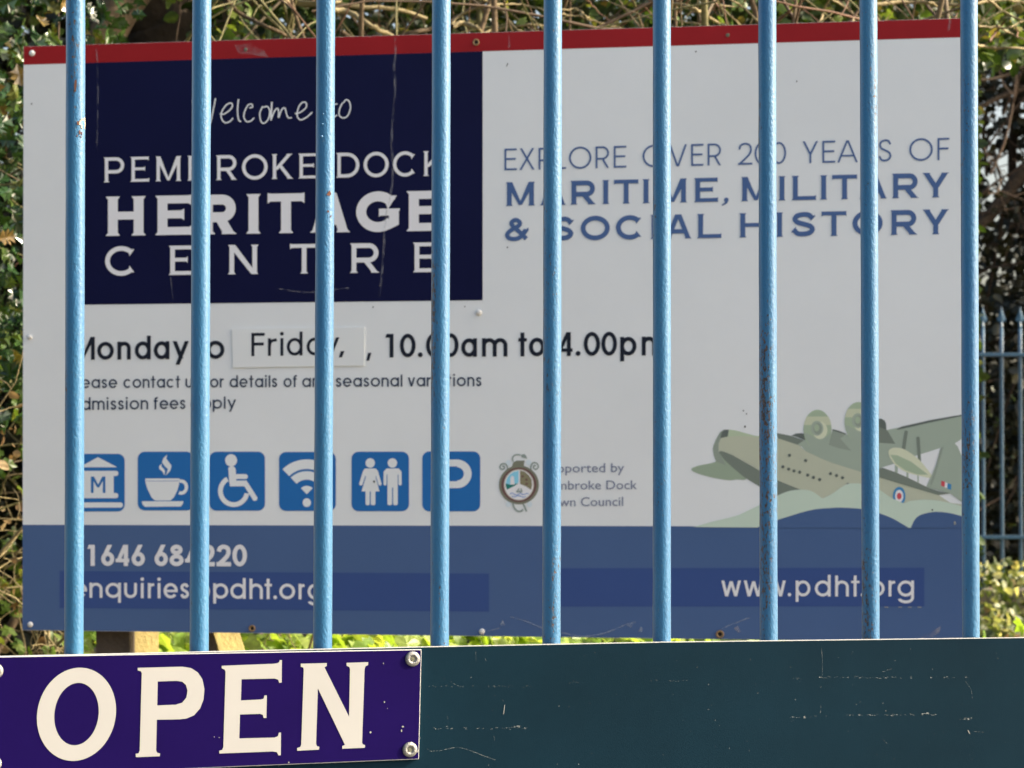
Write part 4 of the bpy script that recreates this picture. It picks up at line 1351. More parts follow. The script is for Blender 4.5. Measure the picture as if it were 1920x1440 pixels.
# chips where the paint has come away from the first bar
chip = Flat(FEN, .0)
def chip_poly(pts, xb, col_m, name, parent, r=.0100):
    """a flake hugging the bar surface"""
    V = []; F = []
    ca, _ = FEN.px(xb, 600)
    cx = xb
    poly2 = [FEN.px(*p) for p in pts]
    tris = tessellate_polygon([[Vector((a, z, 0)) for a, z in poly2]])
    for (a, z), p in zip(poly2, pts):
        da = a - FEN.px(cx, p[1])[0]
        da = max(-r * .97, min(r * .97, da))
        V.append(FEN.w(a, z, math.sqrt(r * r - da * da) + .0002))
    for t in tris:
        p = [poly2[i] for i in t]
        ar = (p[1][0] - p[0][0]) * (p[2][1] - p[0][1]) - (p[2][0] - p[0][0]) * (p[1][1] - p[0][1])
        F.append(tuple(t if ar > 0 else t[::-1]))
    return mesh_obj(name, V, F, col_m, parent)
M['primer'] = mat('bare_primer', (.42, .36, .27), rough=.8, vary=.35, scale=300)
M['rust'] = mat('rust_spot', (.13, .055, .035), rough=.9, vary=.4, scale=400)
bars = [o for o in bpy.data.objects if o.name.split('.')[0] == 'bar']
Zt = lambda X, Y: (X / 4.8, Y / 4.8)
b1 = bars[3]
chip_poly([Zt(*p) for p in ((705, 1100), (722, 1080), (745, 1070), (764, 1062), (766, 1130), (762, 1166), (735, 1170), (718, 1158), (722, 1140), (700, 1130))], 141, M['primer'], 'paint_chip', b1)
for pts in (((680, 1105), (695, 1100), (705, 1120), (695, 1140), (682, 1130)), ((700, 1190), (712, 1178), (716, 1215), (706, 1225)), ((722, 1200), (732, 1190), (733, 1225), (726, 1222)), ((678, 1230), (690, 1222), (688, 1240), (680, 1244)), ((712, 1232), (722, 1230), (728, 1250), (718, 1246))):
    chip_poly([Zt(*p) for p in pts], 141, M['rust'], 'paint_chip', b1)
chip_poly([Zt(*p) for p in ((662, 735), (676, 728), (680, 760), (672, 840), (660, 838), (656, 780))], 141, M['rust'], 'paint_chip', b1)
b3 = bars[5]
chip_poly([Z6(*p) for p in ((462, 1105), (475, 1085), (484, 1075), (495, 1098), (488, 1112), (470, 1110))], 610, M['rust'], 'paint_chip', b3)
chip_poly([Z6(*p) for p in ((466, 1212), (478, 1210), (480, 1222), (470, 1226))], 610, M['rust'], 'paint_chip', b3)
chip_poly([Z6(*p) for p in ((486, 1255), (496, 1240), (498, 1246), (490, 1260))], 610, M['rust'], 'paint_chip', b3)

# drips of thick paint on the third bar
for X, Y, r in ((433, 712, .0016), (437, 628, .0011), (441, 560, .0010)):
    x, y = Z6(X, Y); a, z = FEN.px(x, y); ac = FEN.px(610, y)[0]
    da = a - ac; o_ = math.sqrt(max(1e-8, .0099 ** 2 - da * da))
    lathe('paint_drip', FEN, a, z, o_ - .0004, [(r, 0), (r * .85, r * .6), (r * .4, r * .95)], M['blue_bar'], b3, 12)

# ================================================================== DARK GREEN BOARD
BRD = Plane(2.83 - .0165, .294)
aL, aR = BRD.px(-700, 1240)[0], BRD.px(2700, 1190)[0]
zT0 = BRD.px(1000, 1210.4)[1]
board = thing('backing_board', 'long dark teal green board fixed low across the railings', 'board', BRD.w((aL + aR) / 2, zT0 - .40), BRD.th)
bm = bmesh.new()
tops = [BRD.px(0, 1232.2), BRD.px(800, 1214.2), BRD.px(1250, 1205.2), BRD.px(1920, 1196.8)]
tops = [(aL, tops[0][1])] + tops + [(aR, tops[-1][1])]
bm_prism(bm, [BRD.w(aL, zT0 - .40), BRD.w(aR, zT0 - .40)] + [BRD.w(a, z) for a, z in tops[::-1]], -BRD.n * .004)
bp_ = bm_obj('sheet', bm, M['board'], board, bevel=.0006)
# light along the board's top edge, put in as a pale strip
bm = bmesh.new()
bm_prism(bm, [BRD.w(a, z + .0003, -.0006) for a, z in tops] + [BRD.w(a, z + .0011, -.0006) for a, z in tops[::-1]], -BRD.n * .0030)
bm_obj('lit_edge', bm, M['edge'], board)
f = Flat(BRD, .0004)
fr = Flat(BRD, .0004)
Z9 = lambda X, Y: (X / 1.684 + 780, Y / 1.684 + 1180)
for pts, w in ((((35, 376), (45, 384), (80, 382), (125, 373), (165, 380), (210, 398), (250, 412)), 1.6), (((280, 238), (278, 252), (276, 268)), 1.4), (((1280, 60), (1283, 110), (1281, 155)), .8), (((1278, 236), (1277, 255), (1275, 268)), 1.2),
               (((1470, 135), (1490, 128), (1502, 125)), 1.0), (((1735, 165), (1752, 190), (1756, 222)), .8), (((98, 272), (100, 285), (102, 300)), .9), (((245, 335), (247, 345), (248, 350)), 1.0),
               (((1472, 345), (1482, 356), (1490, 362)), 1.2), (((1742, 318), (1748, 330)), 1.6), (((1760, 322), (1792, 325)), .9), (((110, 165), (125, 175), (150, 182)), .7), (((218, 92), (221, 100)), 1.2), (((188, 70), (189, 90), (189, 110)), .7)):
    (f if pts[0][0] in (280, 1742) else fr).stroke([Z9(*p) for p in pts], w * .62, 4)
rs = random.Random(5)
for (xa, xb, y, n, dens) in ((50, 345, 312, 34, 1), (40, 360, 180, 40, .5), (470, 530, 168, 10, .4), (1180, 1230, 278, 8, 1.4), (1170, 1300, 277, 12, .5), (1340, 1640, 270, 60, .9), (1280, 1560, 152, 46, .8), (1610, 1740, 152, 16, .8),
                             (1185, 1215, 155, 6, 1.0), (740, 860, 162, 12, .5), (1715, 1752, 281, 12, 1.6), (1595, 1618, 266, 10, 1.5), (1270, 1290, 152, 6, .8), (305, 330, 307, 9, 1.5)):
    for _ in range(n):
        x = rs.uniform(xa, xb); l = rs.uniform(1.5, 9) * (.6 + dens * .4); t = rs.uniform(.6, 1.9) * dens
        yy = y + rs.gauss(0, 1.6)
        x0, y0 = Z9(x, yy); x1, y1 = Z9(x + l, yy + rs.gauss(0, .5))
        fr.poly([(x0, y0 - t / 2), (x1, y1 - t * .3), (x1, y1 + t * .3), (x0, y0 + t / 2)])
for _ in range(90):
    x = rs.uniform(20, 1920); y = rs.uniform(60, 430); x0, y0 = Z9(x, y); r = rs.uniform(.4, 1.0)
    fr.ellipse(x0, y0, r, r * rs.uniform(.7, 1.6), 6)
f.build('scratch', M['mark'], board)['kind'] = 'stuff'
fr.build('scratch', M['scratch'], board)['kind'] = 'stuff'

# ================================================================== OPEN SIGN
OPN = Plane(2.83 - .0165 - .0042, .294)
osign = thing('open_sign', 'deep purple OPEN plate with cream capitals screwed to the green board', 'sign', OPN.w(OPN.px(380, 1340)[0], OPN.px(380, 1450)[1]), OPN.th)
plate = sheet('plate', OPN, [(-34, 1232), (-34, 1457.5), (785.5, 1423.5), (790.5, 1217.5)], .0036, M['edge'], osign, 0, .0005)
f = Flat(OPN, .0003); f.poly([(-33, 1233.2), (-33, 1456), (784.3, 1422.3), (789.2, 1218.9)]); f.build('purple_face', M['purple'], osign)
Z5 = lambda X, Y: (X / 2.3415, Y / 2.3415 + 1200)
f = Flat(OPN, .0006)
ell = lambda cx, cy, rx, ry: [Z5(cx + rx * math.cos(t) + .045 * ry * math.sin(-t), cy + ry * math.sin(t) - .045 * rx * math.cos(t)) for t in [i * math.pi / 36 for i in range(72)]]
f.poly(ell(335.5, 326, 173.5, 204.5), [ell(335.5, 325, 97.5, 137)[::-1]])
f.poly([Z5(*p) for p in ((605, 122), (800, 117), (838, 123), (868, 142), (888, 172), (897, 215), (893, 262), (878, 300), (852, 330), (820, 344), (790, 348), (688, 350), (685, 485), (690, 495), (703, 498), (701, 510), (596, 514), (595, 500), (608, 497), (613, 485), (622, 145), (618, 137), (604, 133))],
       [[Z5(*p) for p in ((692, 182), (690, 287), (770, 284), (800, 275), (818, 252), (823, 222), (816, 197), (800, 183), (775, 179))]])
f.poly([Z5(*p) for p in ((973, 113), (1200, 104), (1216, 102), (1225, 97), (1228, 88), (1237, 88), (1236, 187), (1225, 187), (1221, 174), (1205, 169), (1060, 172), (1057, 265), (1145, 261), (1157, 257), (1161, 243), (1171, 243), (1169, 342), (1157, 342), (1153, 328), (1140, 324), (1053, 327), (1050, 432), (1205, 428), (1220, 422), (1224, 406), (1233, 406), (1232, 506), (1222, 506), (1215, 492), (1195, 489), (963, 498), (962, 486), (975, 482), (980, 470), (990, 140), (986, 130), (973, 124))])
f.poly([Z5(*p) for p in ((1320, 104), (1434, 101), (1434, 114), (1424, 120), (1532, 337), (1536, 128), (1533, 118), (1521, 113), (1521, 100), (1616, 97), (1615, 110), (1604, 115), (1600, 128), (1589, 450), (1592, 458), (1602, 461), (1601, 473), (1502, 477), (1502, 465), (1514, 460), (1395, 212), (1387, 455), (1391, 466), (1401, 468), (1400, 481), (1304, 486), (1304, 474), (1318, 469), (1322, 458), (1333, 130), (1331, 121), (1320, 117))])
f.build('lettering', M['cream'], osign)
f = Flat(OPN, .0008)
for X, Y, a, b in ((1687, 272, 3, 4), (1768, 380, 5, 4), (1762, 398, 3, 6), (1626, 405, 4, 5), (1683, 103, 1.5, 4), (1267, 537, 3, 4), (1845, 210, 2, 5), (1834, 488, 4, 6), (940, 425, 2, 2), (962, 428, 2, 2), (1700, 300, 1.5, 1.5), (560, 60, 2, 1.5)):
    x, y = Z5(X, Y); f.ellipse(x, y, a / 2.34, b / 2.34, 7)
f.build('chip_mark', M['mark'], osign)['kind'] = 'stuff'
for k, (x, y) in enumerate(((773.5, 1235.3), (768.3, 1405.4), (-9, 1258), (-12, 1432))):
    a, z = OPN.px(x, y); r = 14.2 * 2.79 / FPX
    s_ = lathe('screw', OPN, a, z, .0003, [(r, 0), (r, .0009), (r * .93, .0018), (r * .62, .0023), (r * .50, .0023), (r * .44, .0018), (r * .40, .0014)], M['steel'], osign, 36)
    # six-lobed recess
    V = []; F = []
    n = 36
    for i in range(n):
        t = i * 2 * math.pi / n + k * .4
        q = r * (.27 + .05 * math.cos(6 * t))
        V.append(OPN.w(a + q * math.cos(t), z + q * math.sin(t), .0003 + .0018))
    F = [tuple(range(n))]
    mesh_obj('recess', V, F, M['dark_steel'], s_)

# ================================================================== VEGETATION TOOLS
def _tpl(v, f):
    return np.array(v, dtype=float), np.array(f, dtype=int)


def fan(outline, mid, lift, edge_z=None):
    v = [(mid[0], mid[1], lift)] + [(x, y, (edge_z[i] if edge_z else 0.0)) for i, (x, y) in enumerate(outline)]
    n = len(outline)
    return _tpl(v, [(0, 1 + i, 1 + (i + 1) % n) for i in range(n)])


IVY = fan([(0, .06), (.22, -.10), (.46, .06), (.34, .34), (.40, .60), (.17, .64), (0, 1), (-.17, .64), (-.40, .60), (-.34, .34), (-.46, .06), (-.22, -.10)], (0, .30), .07,
          [0.03, -.02, -.10, 0, -.10, 0, -.12, 0, -.10, 0, -.10, -.02])
HOLLY = fan([(0, 0), (.12, .10), (.32, .12), (.22, .28), (.40, .38), (.25, .52), (.36, .66), (.14, .76), (0, 1.02), (-.14, .76), (-.36, .66), (-.25, .52), (-.40, .38), (-.22, .28), (-.32, .12), (-.12, .10)], (0, .5), -.02,
            [0, .03, .16, .03, .18, .04, .15, .04, -.08, .04, .15, .04, .18, .03, .16, .03])
ROUND = fan([(0, 0), (.26, .18), (.36, .45), (.25, .78), (0, 1), (-.25, .78), (-.36, .45), (-.26, .18)], (0, .48), -.05, [0, .05, .08, .04, -.06, .04, .08, .05])
LANCE = _tpl([(0, 0, 0), (.17, .4, .05), (0, .5, 0), (-.17, .4, .05), (0, 1, -.05)], [(0, 1, 2), (0, 2, 3), (1, 4, 2), (2, 4, 3)])
CHIP = _tpl([(0, 0, 0), (.3, .5, .06), (0, 1, 0), (-.3, .5, .06)], [(0, 1, 2), (0, 2, 3)])


def frames(n, up_bias, out=None, out_w=0.0, droop=.3, sunb=.15):
    """random orthonormal leaf frames: columns x, y (tip), z (normal)"""
    z = rng.normal(size=(n, 3)); z /= np.linalg.norm(z, axis=1)[:, None]
    z = z + np.array([sunb, -.15, up_bias])
    if out is not None:
        z = z + out * out_w
    z /= np.linalg.norm(z, axis=1)[:, None]
    y = rng.normal(size=(n, 3)) + np.array([0, 0, -droop])
    y -= (y * z).sum(1)[:, None] * z
    y /= np.linalg.norm(y, axis=1)[:, None]
    x = np.cross(y, z)
    return x, y, z


def cloud_mesh(tpl, P, S, fr_):
    v, f = tpl
    x, y, z = fr_
    n = len(P)
    V = (P[:, None, :] + S[:, None, None] * (v[None, :, 0:1] * x[:, None, :] + v[None, :, 1:2] * y[:, None, :] + v[None, :, 2:3] * z[:, None, :])).reshape(-1, 3)
    F = (f[None] + (np.arange(n) * len(v))[:, None, None]).reshape(-1, 3)
    return V, F


def foliage(name, tpl, P, smin, smax, m, parent, up=.4, droop=.3, stuff=True, sunb=.15):
    P = np.asarray(P)
    x, y = px_of(P)
    hide = (P[:, 1] < 8.0) & (x > 232) & (x < 366) & (y > 0) & (y < 120) & (rng.uniform(size=len(P)) < .93)
    hide |= (P[:, 1] < 11) & (x > 1828) & (x < 2300) & (y > 120) & (y < 1240)
    P = P[~hide]; n = len(P)
    S = rng.uniform(smin, smax, n)
    V, F = cloud_mesh(tpl, P, S, frames(n, up, droop=droop, sunb=sunb))
    return mesh_obj(name, V, F, m, parent, kind='stuff' if stuff else None)


_leaf_meshes = {}
def leaf_objects(tpl, key, P, smin, smax, m, parent, up=.4, droop=.3, name='leaf', sunb=.15):
    """separate leaf objects sharing one mesh"""
    P = np.asarray(P); n = len(P)
    if key not in _leaf_meshes:
        me = bpy.data.meshes.new(name); me.from_pydata([tuple(q) for q in tpl[0]], [], [tuple(int(i) for i in q) for q in tpl[1]]); me.update()
        me.materials.append(m); _leaf_meshes[key] = me
    me = _leaf_meshes[key]
    x, y, z = frames(n, up, droop=droop, sunb=sunb)
    S = rng.uniform(smin, smax, n)
    inv = wmat(parent).inverted()
    for i in range(n):
        s = S[i]
        mt = Matrix(((x[i][0] * s, y[i][0] * s, z[i][0] * s, P[i][0]), (x[i][1] * s, y[i][1] * s, z[i][1] * s, P[i][1]), (x[i][2] * s, y[i][2] * s, z[i][2] * s, P[i][2]), (0, 0, 0, 1)))
        o = bpy.data.objects.new(name, me)
        col.objects.link(o); o.parent = parent
        o.matrix_basis = inv @ mt


def box_pts(n, x0, x1, y0, y1, z0, z1):
    return np.stack([rng.uniform(x0, x1, n), rng.uniform(y0, y1, n), rng.uniform(z0, z1, n)], 1)


def clumped(P, scale, thr, soft=.25):
    """keep points where a noise field is high: gives clumps and gaps"""
    k = np.array([noise.noise(Vector((p[0] * scale, p[1] * scale, p[2] * scale))) for p in P])
    return P[k + rng.uniform(-soft, soft, len(P)) > thr]


WIN = [(-30, 0, 44, 1235), (40, 0, 1830, 95), (1800, 0, 1950, 1210), (30, 1178, 1830, 1240)]
def in_view(P, pad=0):
    x, y = px_of(P)
    k = np.zeros(len(P), bool)
    for a, b, c, d in WIN:
        k |= (x > a - pad) & (x < c + pad) & (y > b - pad) & (y < d + pad)
    return k


def tube_np(paths, sides=5):
    V, F = [], []
    base = 0
    for pts, r0, r1 in paths:
        pts = np.asarray([tuple(p) for p in pts]); n = len(pts)
        d = np.gradient(pts, axis=0); d /= np.linalg.norm(d, axis=1)[:, None] + 1e-9
        a = np.cross(d, np.array([.31, .22, .92])); a /= np.linalg.norm(a, axis=1)[:, None] + 1e-9
        b = np.cross(d, a)
        rr = np.linspace(r0, r1, n)
        for s in range(sides):
            t = 2 * math.pi * s / sides
            V.append(pts + rr[:, None] * (math.cos(t) * a + math.sin(t) * b))
        for s in range(sides):
            s2 = (s + 1) % sides
            i = np.arange(n - 1)
            F.append(np.stack([base + s * n + i, base + s2 * n + i, base + s2 * n + i + 1, base + s * n + i + 1], 1))
        base += n * sides
    return np.concatenate(V), np.concatenate(F)


def wander(p, d, L, n, wob, grav=0.0):
    p = Vector(p); d = Vector(d).normalized()
    out = [p.copy()]
    for i in range(n):
        d = (d + Vector((random.gauss(0, wob), random.gauss(0, wob), random.gauss(0, wob) + grav))).normalized()
        p = p + d * (L / n)
        out.append(p.copy())
    return out


def twigs_from(path, count, L, r, wob=.12, level=1, t0=.15, up=.1):
    out = []
    for _ in range(count):
        t = random.uniform(t0, 1); i = min(len(path) - 2, int(t * (len(path) - 1)))
        ax = (path[i + 1] - path[i]).normalized()
        side = Vector((random.gauss(0, 1), random.gauss(0, 1), random.gauss(0, 1)))
        side = (side - ax * side.dot(ax)).normalized()
        d = ax * random.uniform(.2, .8) + side + Vector((0, 0, up))
        l = L * random.uniform(.5, 1.2)
        p = wander(path[i].lerp(path[i + 1], random.random()), d, l, 7, wob)
        out.append((p, r, r * .35))
        if level > 0:
            out += twigs_from(p, 3, l * .5, r * .55, wob, level - 1, .2, up)
    return out


def clear_path(path, guard=True):
    P = np.array([tuple(q) for q in path[0]])
    if (P[:, 1] < 5.80).any():
        return False
    if guard:
        x, y = px_of(P)
        if ((x > 1822) & (x < 2300) & (y > 105) & (y < 1260) & (P[:, 1] < 11)).any():
            return False
        if ((x > 225) & (x < 368) & (y > 5) & (y < 130)).any() and random.random() < .85:
            return False
    return True


def tubes_obj(name, paths, m, parent, sides=5, kind=None, label=None):
    if kind == 'stuff':
        paths = [p for p in paths if clear_path(p)]
    V, F = tube_np(paths, sides)
    return mesh_obj(name, V, F, m, parent, smooth=True, kind=kind, label=label)


# ------------------------------------------------------------------ big tree behind the sign
t = thing('mature_tree', 'thick brown tree trunk with forking limbs behind the left half of the sign', 'tree', (at(320, 900, 8.1).x, 8.1, -.03))
def gnarly(name, pts, radii, m, parent, sides=26, rough=.10, label=None):
    P = catmull(pts, 8)
    rr = np.interp(np.linspace(0, len(radii) - 1, len(P)), range(len(radii)), radii)
    V, F = [], []
    for k, p in enumerate(P):
        d = (P[min(len(P) - 1, k + 1)] - P[max(0, k - 1)]).normalized()
        a = d.cross(Vector((.2, .9, .1))).normalized(); b = d.cross(a)
        for s in range(sides):
            an = 2 * math.pi * s / sides
            dirv = a * math.cos(an) + b * math.sin(an)
            q = p + dirv * rr[k]
            V.append(p + dirv * rr[k] * (1 + rough * noise.noise(q * 9) + rough * .6 * noise.noise(Vector((an * 4, k * .12, 3)))))
    for k in range(len(P) - 1):
        for s in range(sides):
            F.append((k * sides + s, k * sides + (s + 1) % sides, (k + 1) * sides + (s + 1) % sides, (k + 1) * sides + s))
    return mesh_obj(name, V, F, m, parent, smooth=True, label=label)
zt_ = 8.1
gnarly('trunk', [Vector((at(320, 900, zt_).x, zt_, -.1)), Vector((at(322, 700, zt_).x, zt_, 1.2)), at(318, 180, zt_), at(305, 40, zt_), at(268, -160, zt_), at(240, -420, zt_ + .1), at(190, -1100, zt_ + .3)], [.22, .17, .155, .14, .11, .09, .06], M['bark_dark'], t)
gnarly('limb', [at(340, 200, zt_ - .02), at(400, 85, zt_ - .06), at(462, -8, zt_ - .12), at(560, -140, zt_ - .2), at(760, -420, zt_)], [.08, .052, .045, .04, .025], M['bark'], t)
gnarly('limb', [at(140, 260, 7.4), at(175, 120, 7.35), at(228, 18, 7.4), at(290, -70, 7.5), at(420, -300, 7.7)], [.055, .052, .050, .046, .03], M['bark'], t)
cp = clumped(np.concatenate([box_pts(5200, -2.6, .4, 7.3, 9.6, 3.3, 5.2)]), 1.6, .02)
foliage('crown', ROUND, cp, .04, .07, M['hedge'], t)
tw = []
for _ in range(16):
    p = wander((random.uniform(-1.9, -.2), random.uniform(7.6, 8.6), random.uniform(3.2, 3.6)), (random.gauss(0, 1), random.gauss(0, .5), .9), 1.6, 8, .15)
    tw.append((p, .014, .005)); tw += twigs_from(p, 7, .6, .005)
tubes_obj('twigs', tw, M['twig_dark'], t, 4, 'stuff')

# ------------------------------------------------------------------ holly on the left
h = thing('holly_bush', 'glossy dark holly bush crowding the left edge of the sign', 'bush', (-1.75, 6.6, -.03))
hp = []
for _ in range(9):
    x = random.uniform(-2.3, -1.25)
    p = wander((x, random.uniform(6.3, 6.9), -.05), (random.uniform(-.1, .15), random.uniform(-.1, .1), 1), random.uniform(2.7, 3.5), 14, .06)
    if clear_path((p,)) or in_view(np.array([tuple(q) for q in p])).sum() == 0:
        tubes_obj('stem', [(p, .018, .006)], M['bark'], h, 7)
    hp += twigs_from(p, 16, .55, .0055, .12, 1, .25, .15)
tubes_obj('twigs', hp, M['twig_green'], h, 4, 'stuff')
P = clumped(box_pts(17000, -2.7, -.90, 6.0, 7.2, 1.75, 3.55), 3.2, -.08)
x_, y_ = px_of(P)
lim = np.where(y_ < 95, 262, 60)
P = P[(x_ < lim)]
P = P[rng.permutation(len(P))]
v = in_view(P, 5) & (P[:, 1] < 6.5)
vi = np.where(v)[0][:230]
mask = np.ones(len(P), bool); mask[vi] = False
leaf_objects(HOLLY, 'holly', P[vi], .036, .060, M['holly'], h, .5)
foliage('foliage', HOLLY, P[mask], .034, .058, M['holly'], h, .5)

# ------------------------------------------------------------------ tangle of dead bindweed and ivy under the holly
b = thing('ivy_tangle', 'sunlit tangle of dry brown stems and small ivy leaves under the holly', 'climbing plant', (-1.55, 6.4, -.03))
tw = []
for _ in range(34):
    p = wander((random.uniform(-2.2, -.95), random.uniform(5.95, 6.7), random.uniform(.0, .9)), (random.gauss(0, .35), random.gauss(0, .2), 1), random.uniform(1.0, 1.7), 14, .16)
    tw.append((p, .0055, .003)); tw += twigs_from(p, 9, .35, .0026, .22, 1, .1, 0)
tubes_obj('stems', tw, M['twig_lit'], b, 5, 'stuff')
P = clumped(box_pts(9000, -2.5, -.97, 5.95, 6.8, .2, 1.95), 4, -.02)
x_, y_ = px_of(P); P = P[(x_ < 50) | (y_ > 1185)]
v = in_view(P, 3) & (P[:, 1] < 6.35); vi = np.where(v)[0][:150]
mask = np.ones(len(P), bool); mask[vi] = False
leaf_objects(IVY, 'ivy_small', P[vi], .022, .044, M['ivy'], b)
foliage('foliage', IVY, P[mask], .020, .042, M['ivy'], b)
P = clumped(box_pts(2600, -2.5, -.97, 5.9, 6.7, .2, 1.85), 5, 0)
foliage('dead_leaves', ROUND, P, .015, .035, M['dead'], b)

# ------------------------------------------------------------------ ivy bank seen under the sign
b = thing('ivy_bank', 'bright yellow green ivy mound showing beneath the sign', 'ivy', (0.0, 6.35, -.03))
P = np.concatenate([box_pts(15000, -1.05, 1.5, 5.80, 6.9, .5, 1.40)])
top = 1.30 + .05 * np.array([noise.noise(Vector((p[0] * 3, p[1] * 3, 0))) for p in P]) - .25 * np.abs(P[:, 1] - 6.3) ** 1.5
P = P[P[:, 2] < top]
x_, y_ = px_of(P)
P = P[rng.permutation(len(P))]
v = in_view(P, 14) & (P[:, 1] < 6.35); vi = np.where(v)[0][:260]
mask = np.ones(len(P), bool); mask[vi] = False
leaf_objects(IVY, 'ivy_bright', P[vi], .045, .075, M['ivy_bright'], b, .9, .5, sunb=.9)
foliage('foliage', IVY, P[mask], .040, .072, M['ivy_bright'], b, .9, sunb=.7)
tw = []
for _ in range(30):
    p = wander((random.uniform(-1, 1.4), random.uniform(6.0, 6.7), .2), (random.gauss(0, .4), random.gauss(0, .2), 1), random.uniform(.8, 1.2), 10, .15)
    tw.append((p, .006, .003)); tw += twigs_from(p, 5, .3, .0028, .2, 0, .3, 0)
tubes_obj('stems', tw, M['twig'], b, 5, 'stuff')

# ------------------------------------------------------------------ bare thicket over the sign
def thicket(label, x0, x1, y0, y1, zb, zt, stems, lean, seed, cat='shrub'):
    random.seed(seed)
    th = thing('bare_thicket', label, cat, ((x0 + x1) / 2, (y0 + y1) / 2, -.03))
    T0, T1, T2, T3 = [], [], [], []
    for i in range(stems):
        x = random.uniform(x0, x1)
        p = wander((x, random.uniform(y0, y1), -.05), (random.uniform(-.12, .12) + lean, random.uniform(-.06, .06), 1), random.uniform(zt - .6, zt + .4), 16, .07)
        r = random.uniform(.009, .02)
        if not clear_path((p,)):
            continue
        tubes_obj('branch', [(p, r, r * .35)], M[random.choice(['twig', 'bark', 'twig_green'])], th, 7)
        tw_ = twigs_from(p, 10, 1.0, .0048, .10, 1, .45, -.05)
        for q in tw_:
            random.choice([T0, T1, T2, T3]).append(q)
    tubes_obj('twigs', T0, M['twig'], th, 4, 'stuff')
    tubes_obj('twigs', T1, M['twig_red'], th, 4, 'stuff')
    tubes_obj('twigs', T3, M['twig_dark'], th, 4, 'stuff')
    tubes_obj('twigs', T2, M['twig_green'], th, 4, 'stuff')
    return th


th1 = thicket('leafless tan thicket rising over the middle of the sign', -.9, .55, 6.4, 8.2, 0, 3.3, 15, .03, 21)
th2 = thicket('leafless thicket of arching pale twigs over the right end of the sign', .1, 1.25, 6.4, 8.2, 0, 3.3, 20, .0, 33)
random.seed(99)
# large arching branches that cross just above the sign: (photo px path, depth, thickness px, material)
for pts, y, w, m, par in (
    ([(425, 0), (455, 28), (500, 50), (545, 68), (600, 92)], 6.7, 8, 'bark', th1),
    ([(470, -18), (560, 6), (640, 10), (740, 18), (800, 34)], 7.0, 10, 'twig_lit', th1),
    ([(600, 16), (650, 22), (690, 45), (735, 68), (790, 105)], 6.6, 11, 'twig_lit', th1),
    ([(530, 6), (555, 2), (600, 6), (640, 3)], 6.9, 7, 'twig_lit', th1),
    ([(640, 60), (700, 90), (770, 62), (830, 50), (880, 18), (940, -10)], 7.1, 9, 'bark', th1),
    ([(835, 60), (865, 28), (905, 12), (945, 8), (985, 10), (1030, 22)], 6.6, 5, 'twig_lit', th1),
    ([(845, 50), (870, 44), (892, 52), (905, 66)], 6.5, 10, 'twig_lit', th1),
    ([(890, 70), (930, 55), (990, 48), (1040, 50)], 6.9, 5, 'twig_lit', th1),
    ([(900, -5), (940, 18), (965, 52), (1000, 66)], 6.8, 6, 'twig_lit', th1),
    ([(1030, 22), (1080, 18), (1095, 28), (1115, 40), (1160, 52), (1195, 64)], 6.6, 3.5, 'twig_lit', th2),
    ([(1040, 28), (1085, 30), (1110, 42)], 6.6, 3, 'twig_lit', th2),
    ([(1095, -5), (1125, 25), (1160, 55)], 6.8, 3, 'twig_red', th2),
    ([(1225, 10), (1262, 6), (1300, 16), (1325, 30), (1350, 44), (1385, 58)], 6.7, 6.5, 'twig_lit', th2),
    ([(1225, 25), (1270, 38), (1330, 50), (1365, 66)], 6.5, 3.5, 'twig_lit', th2),
    ([(1330, -6), (1352, 14), (1372, 32), (1398, 56)], 6.6, 4, 'twig_lit', th2),
    ([(1362, -6), (1395, 16), (1420, 38), (1450, 62), (1480, 90)], 6.5, 3.5, 'twig_lit', th2),
    ([(1340, 8), (1385, 12), (1400, -4)], 6.6, 2.6, 'twig_lit', th2),
    ([(1485, -4), (1510, 20), (1540, 45), (1560, 70)], 6.6, 2.6, 'twig_red', th2),
    ([(1552, -6), (1590, 18), (1618, 40), (1650, 62)], 6.7, 4.5, 'twig_lit', th2),
    ([(1535, 50), (1545, 20), (1560, -10)], 6.9, 5, 'twig_lit', th2),
    ([(1640, 8), (1720, 4), (1800, 10), (1870, 0), (1930, 6)], 6.9, 7, 'twig_lit', th2),
    ([(1740, 2), (1765, 18), (1790, 34)], 6.6, 3, 'twig_lit', th2),
    ([(1850, -4), (1880, 20), (1925, 44)], 6.7, 4.5, 'twig_lit', th2),
    ([(1830, 48), (1870, 50), (1890, 52), (1925, 36)], 6.7, 4, 'twig_lit', th2),
    ([(1870, 48), (1900, 66), (1930, 78)], 6.7, 4, 'twig_lit', th2),
    ([(1825, 25), (1842, 34), (1858, 46)], 6.7, 3, 'twig_lit', th2),
    ([(1825, 82), (1850, 88), (1890, 90), (1930, 90)], 6.8, 5, 'twig_lit', th2),
    ([(1855, 78), (1870, 58), (1885, 40)], 7.0, 5, 'twig_red', th2),
    ([(1906, 70), (1908, 60), (1905, 50)], 6.7, 3, 'twig_red', th2)):
    P3 = catmull([at(px_ + 0, py_, y + .05 * math.sin(i * 2.1)) for i, (px_, py_) in enumerate(pts)], 6)
    P3 = [p + Vector((random.gauss(0, .0012), 0, random.gauss(0, .0012))) for p in P3]
    r = w / 2 * y / FPX
    tubes_obj('branch', [(P3, r * 1.1, r * .75)], M[m], par, 8)
# some sunlit leaves caught in the thicket
for par, xa, xb in ((th1, -.95, .5), (th2, .5, 1.7)):
    P = clumped(box_pts(3500, xa, xb, 6.9, 8.6, 2.2, 3.6), 3, .0)
    foliage('foliage', IVY, P, .022, .045, M['ivy'], par)
    P = clumped(box_pts(14000, xa, xb, 7.3, 8.8, 2.2, 3.6), 3, -.12)
    foliage('shaded_foliage', ROUND, P, .03, .055, M['hedge'], par)

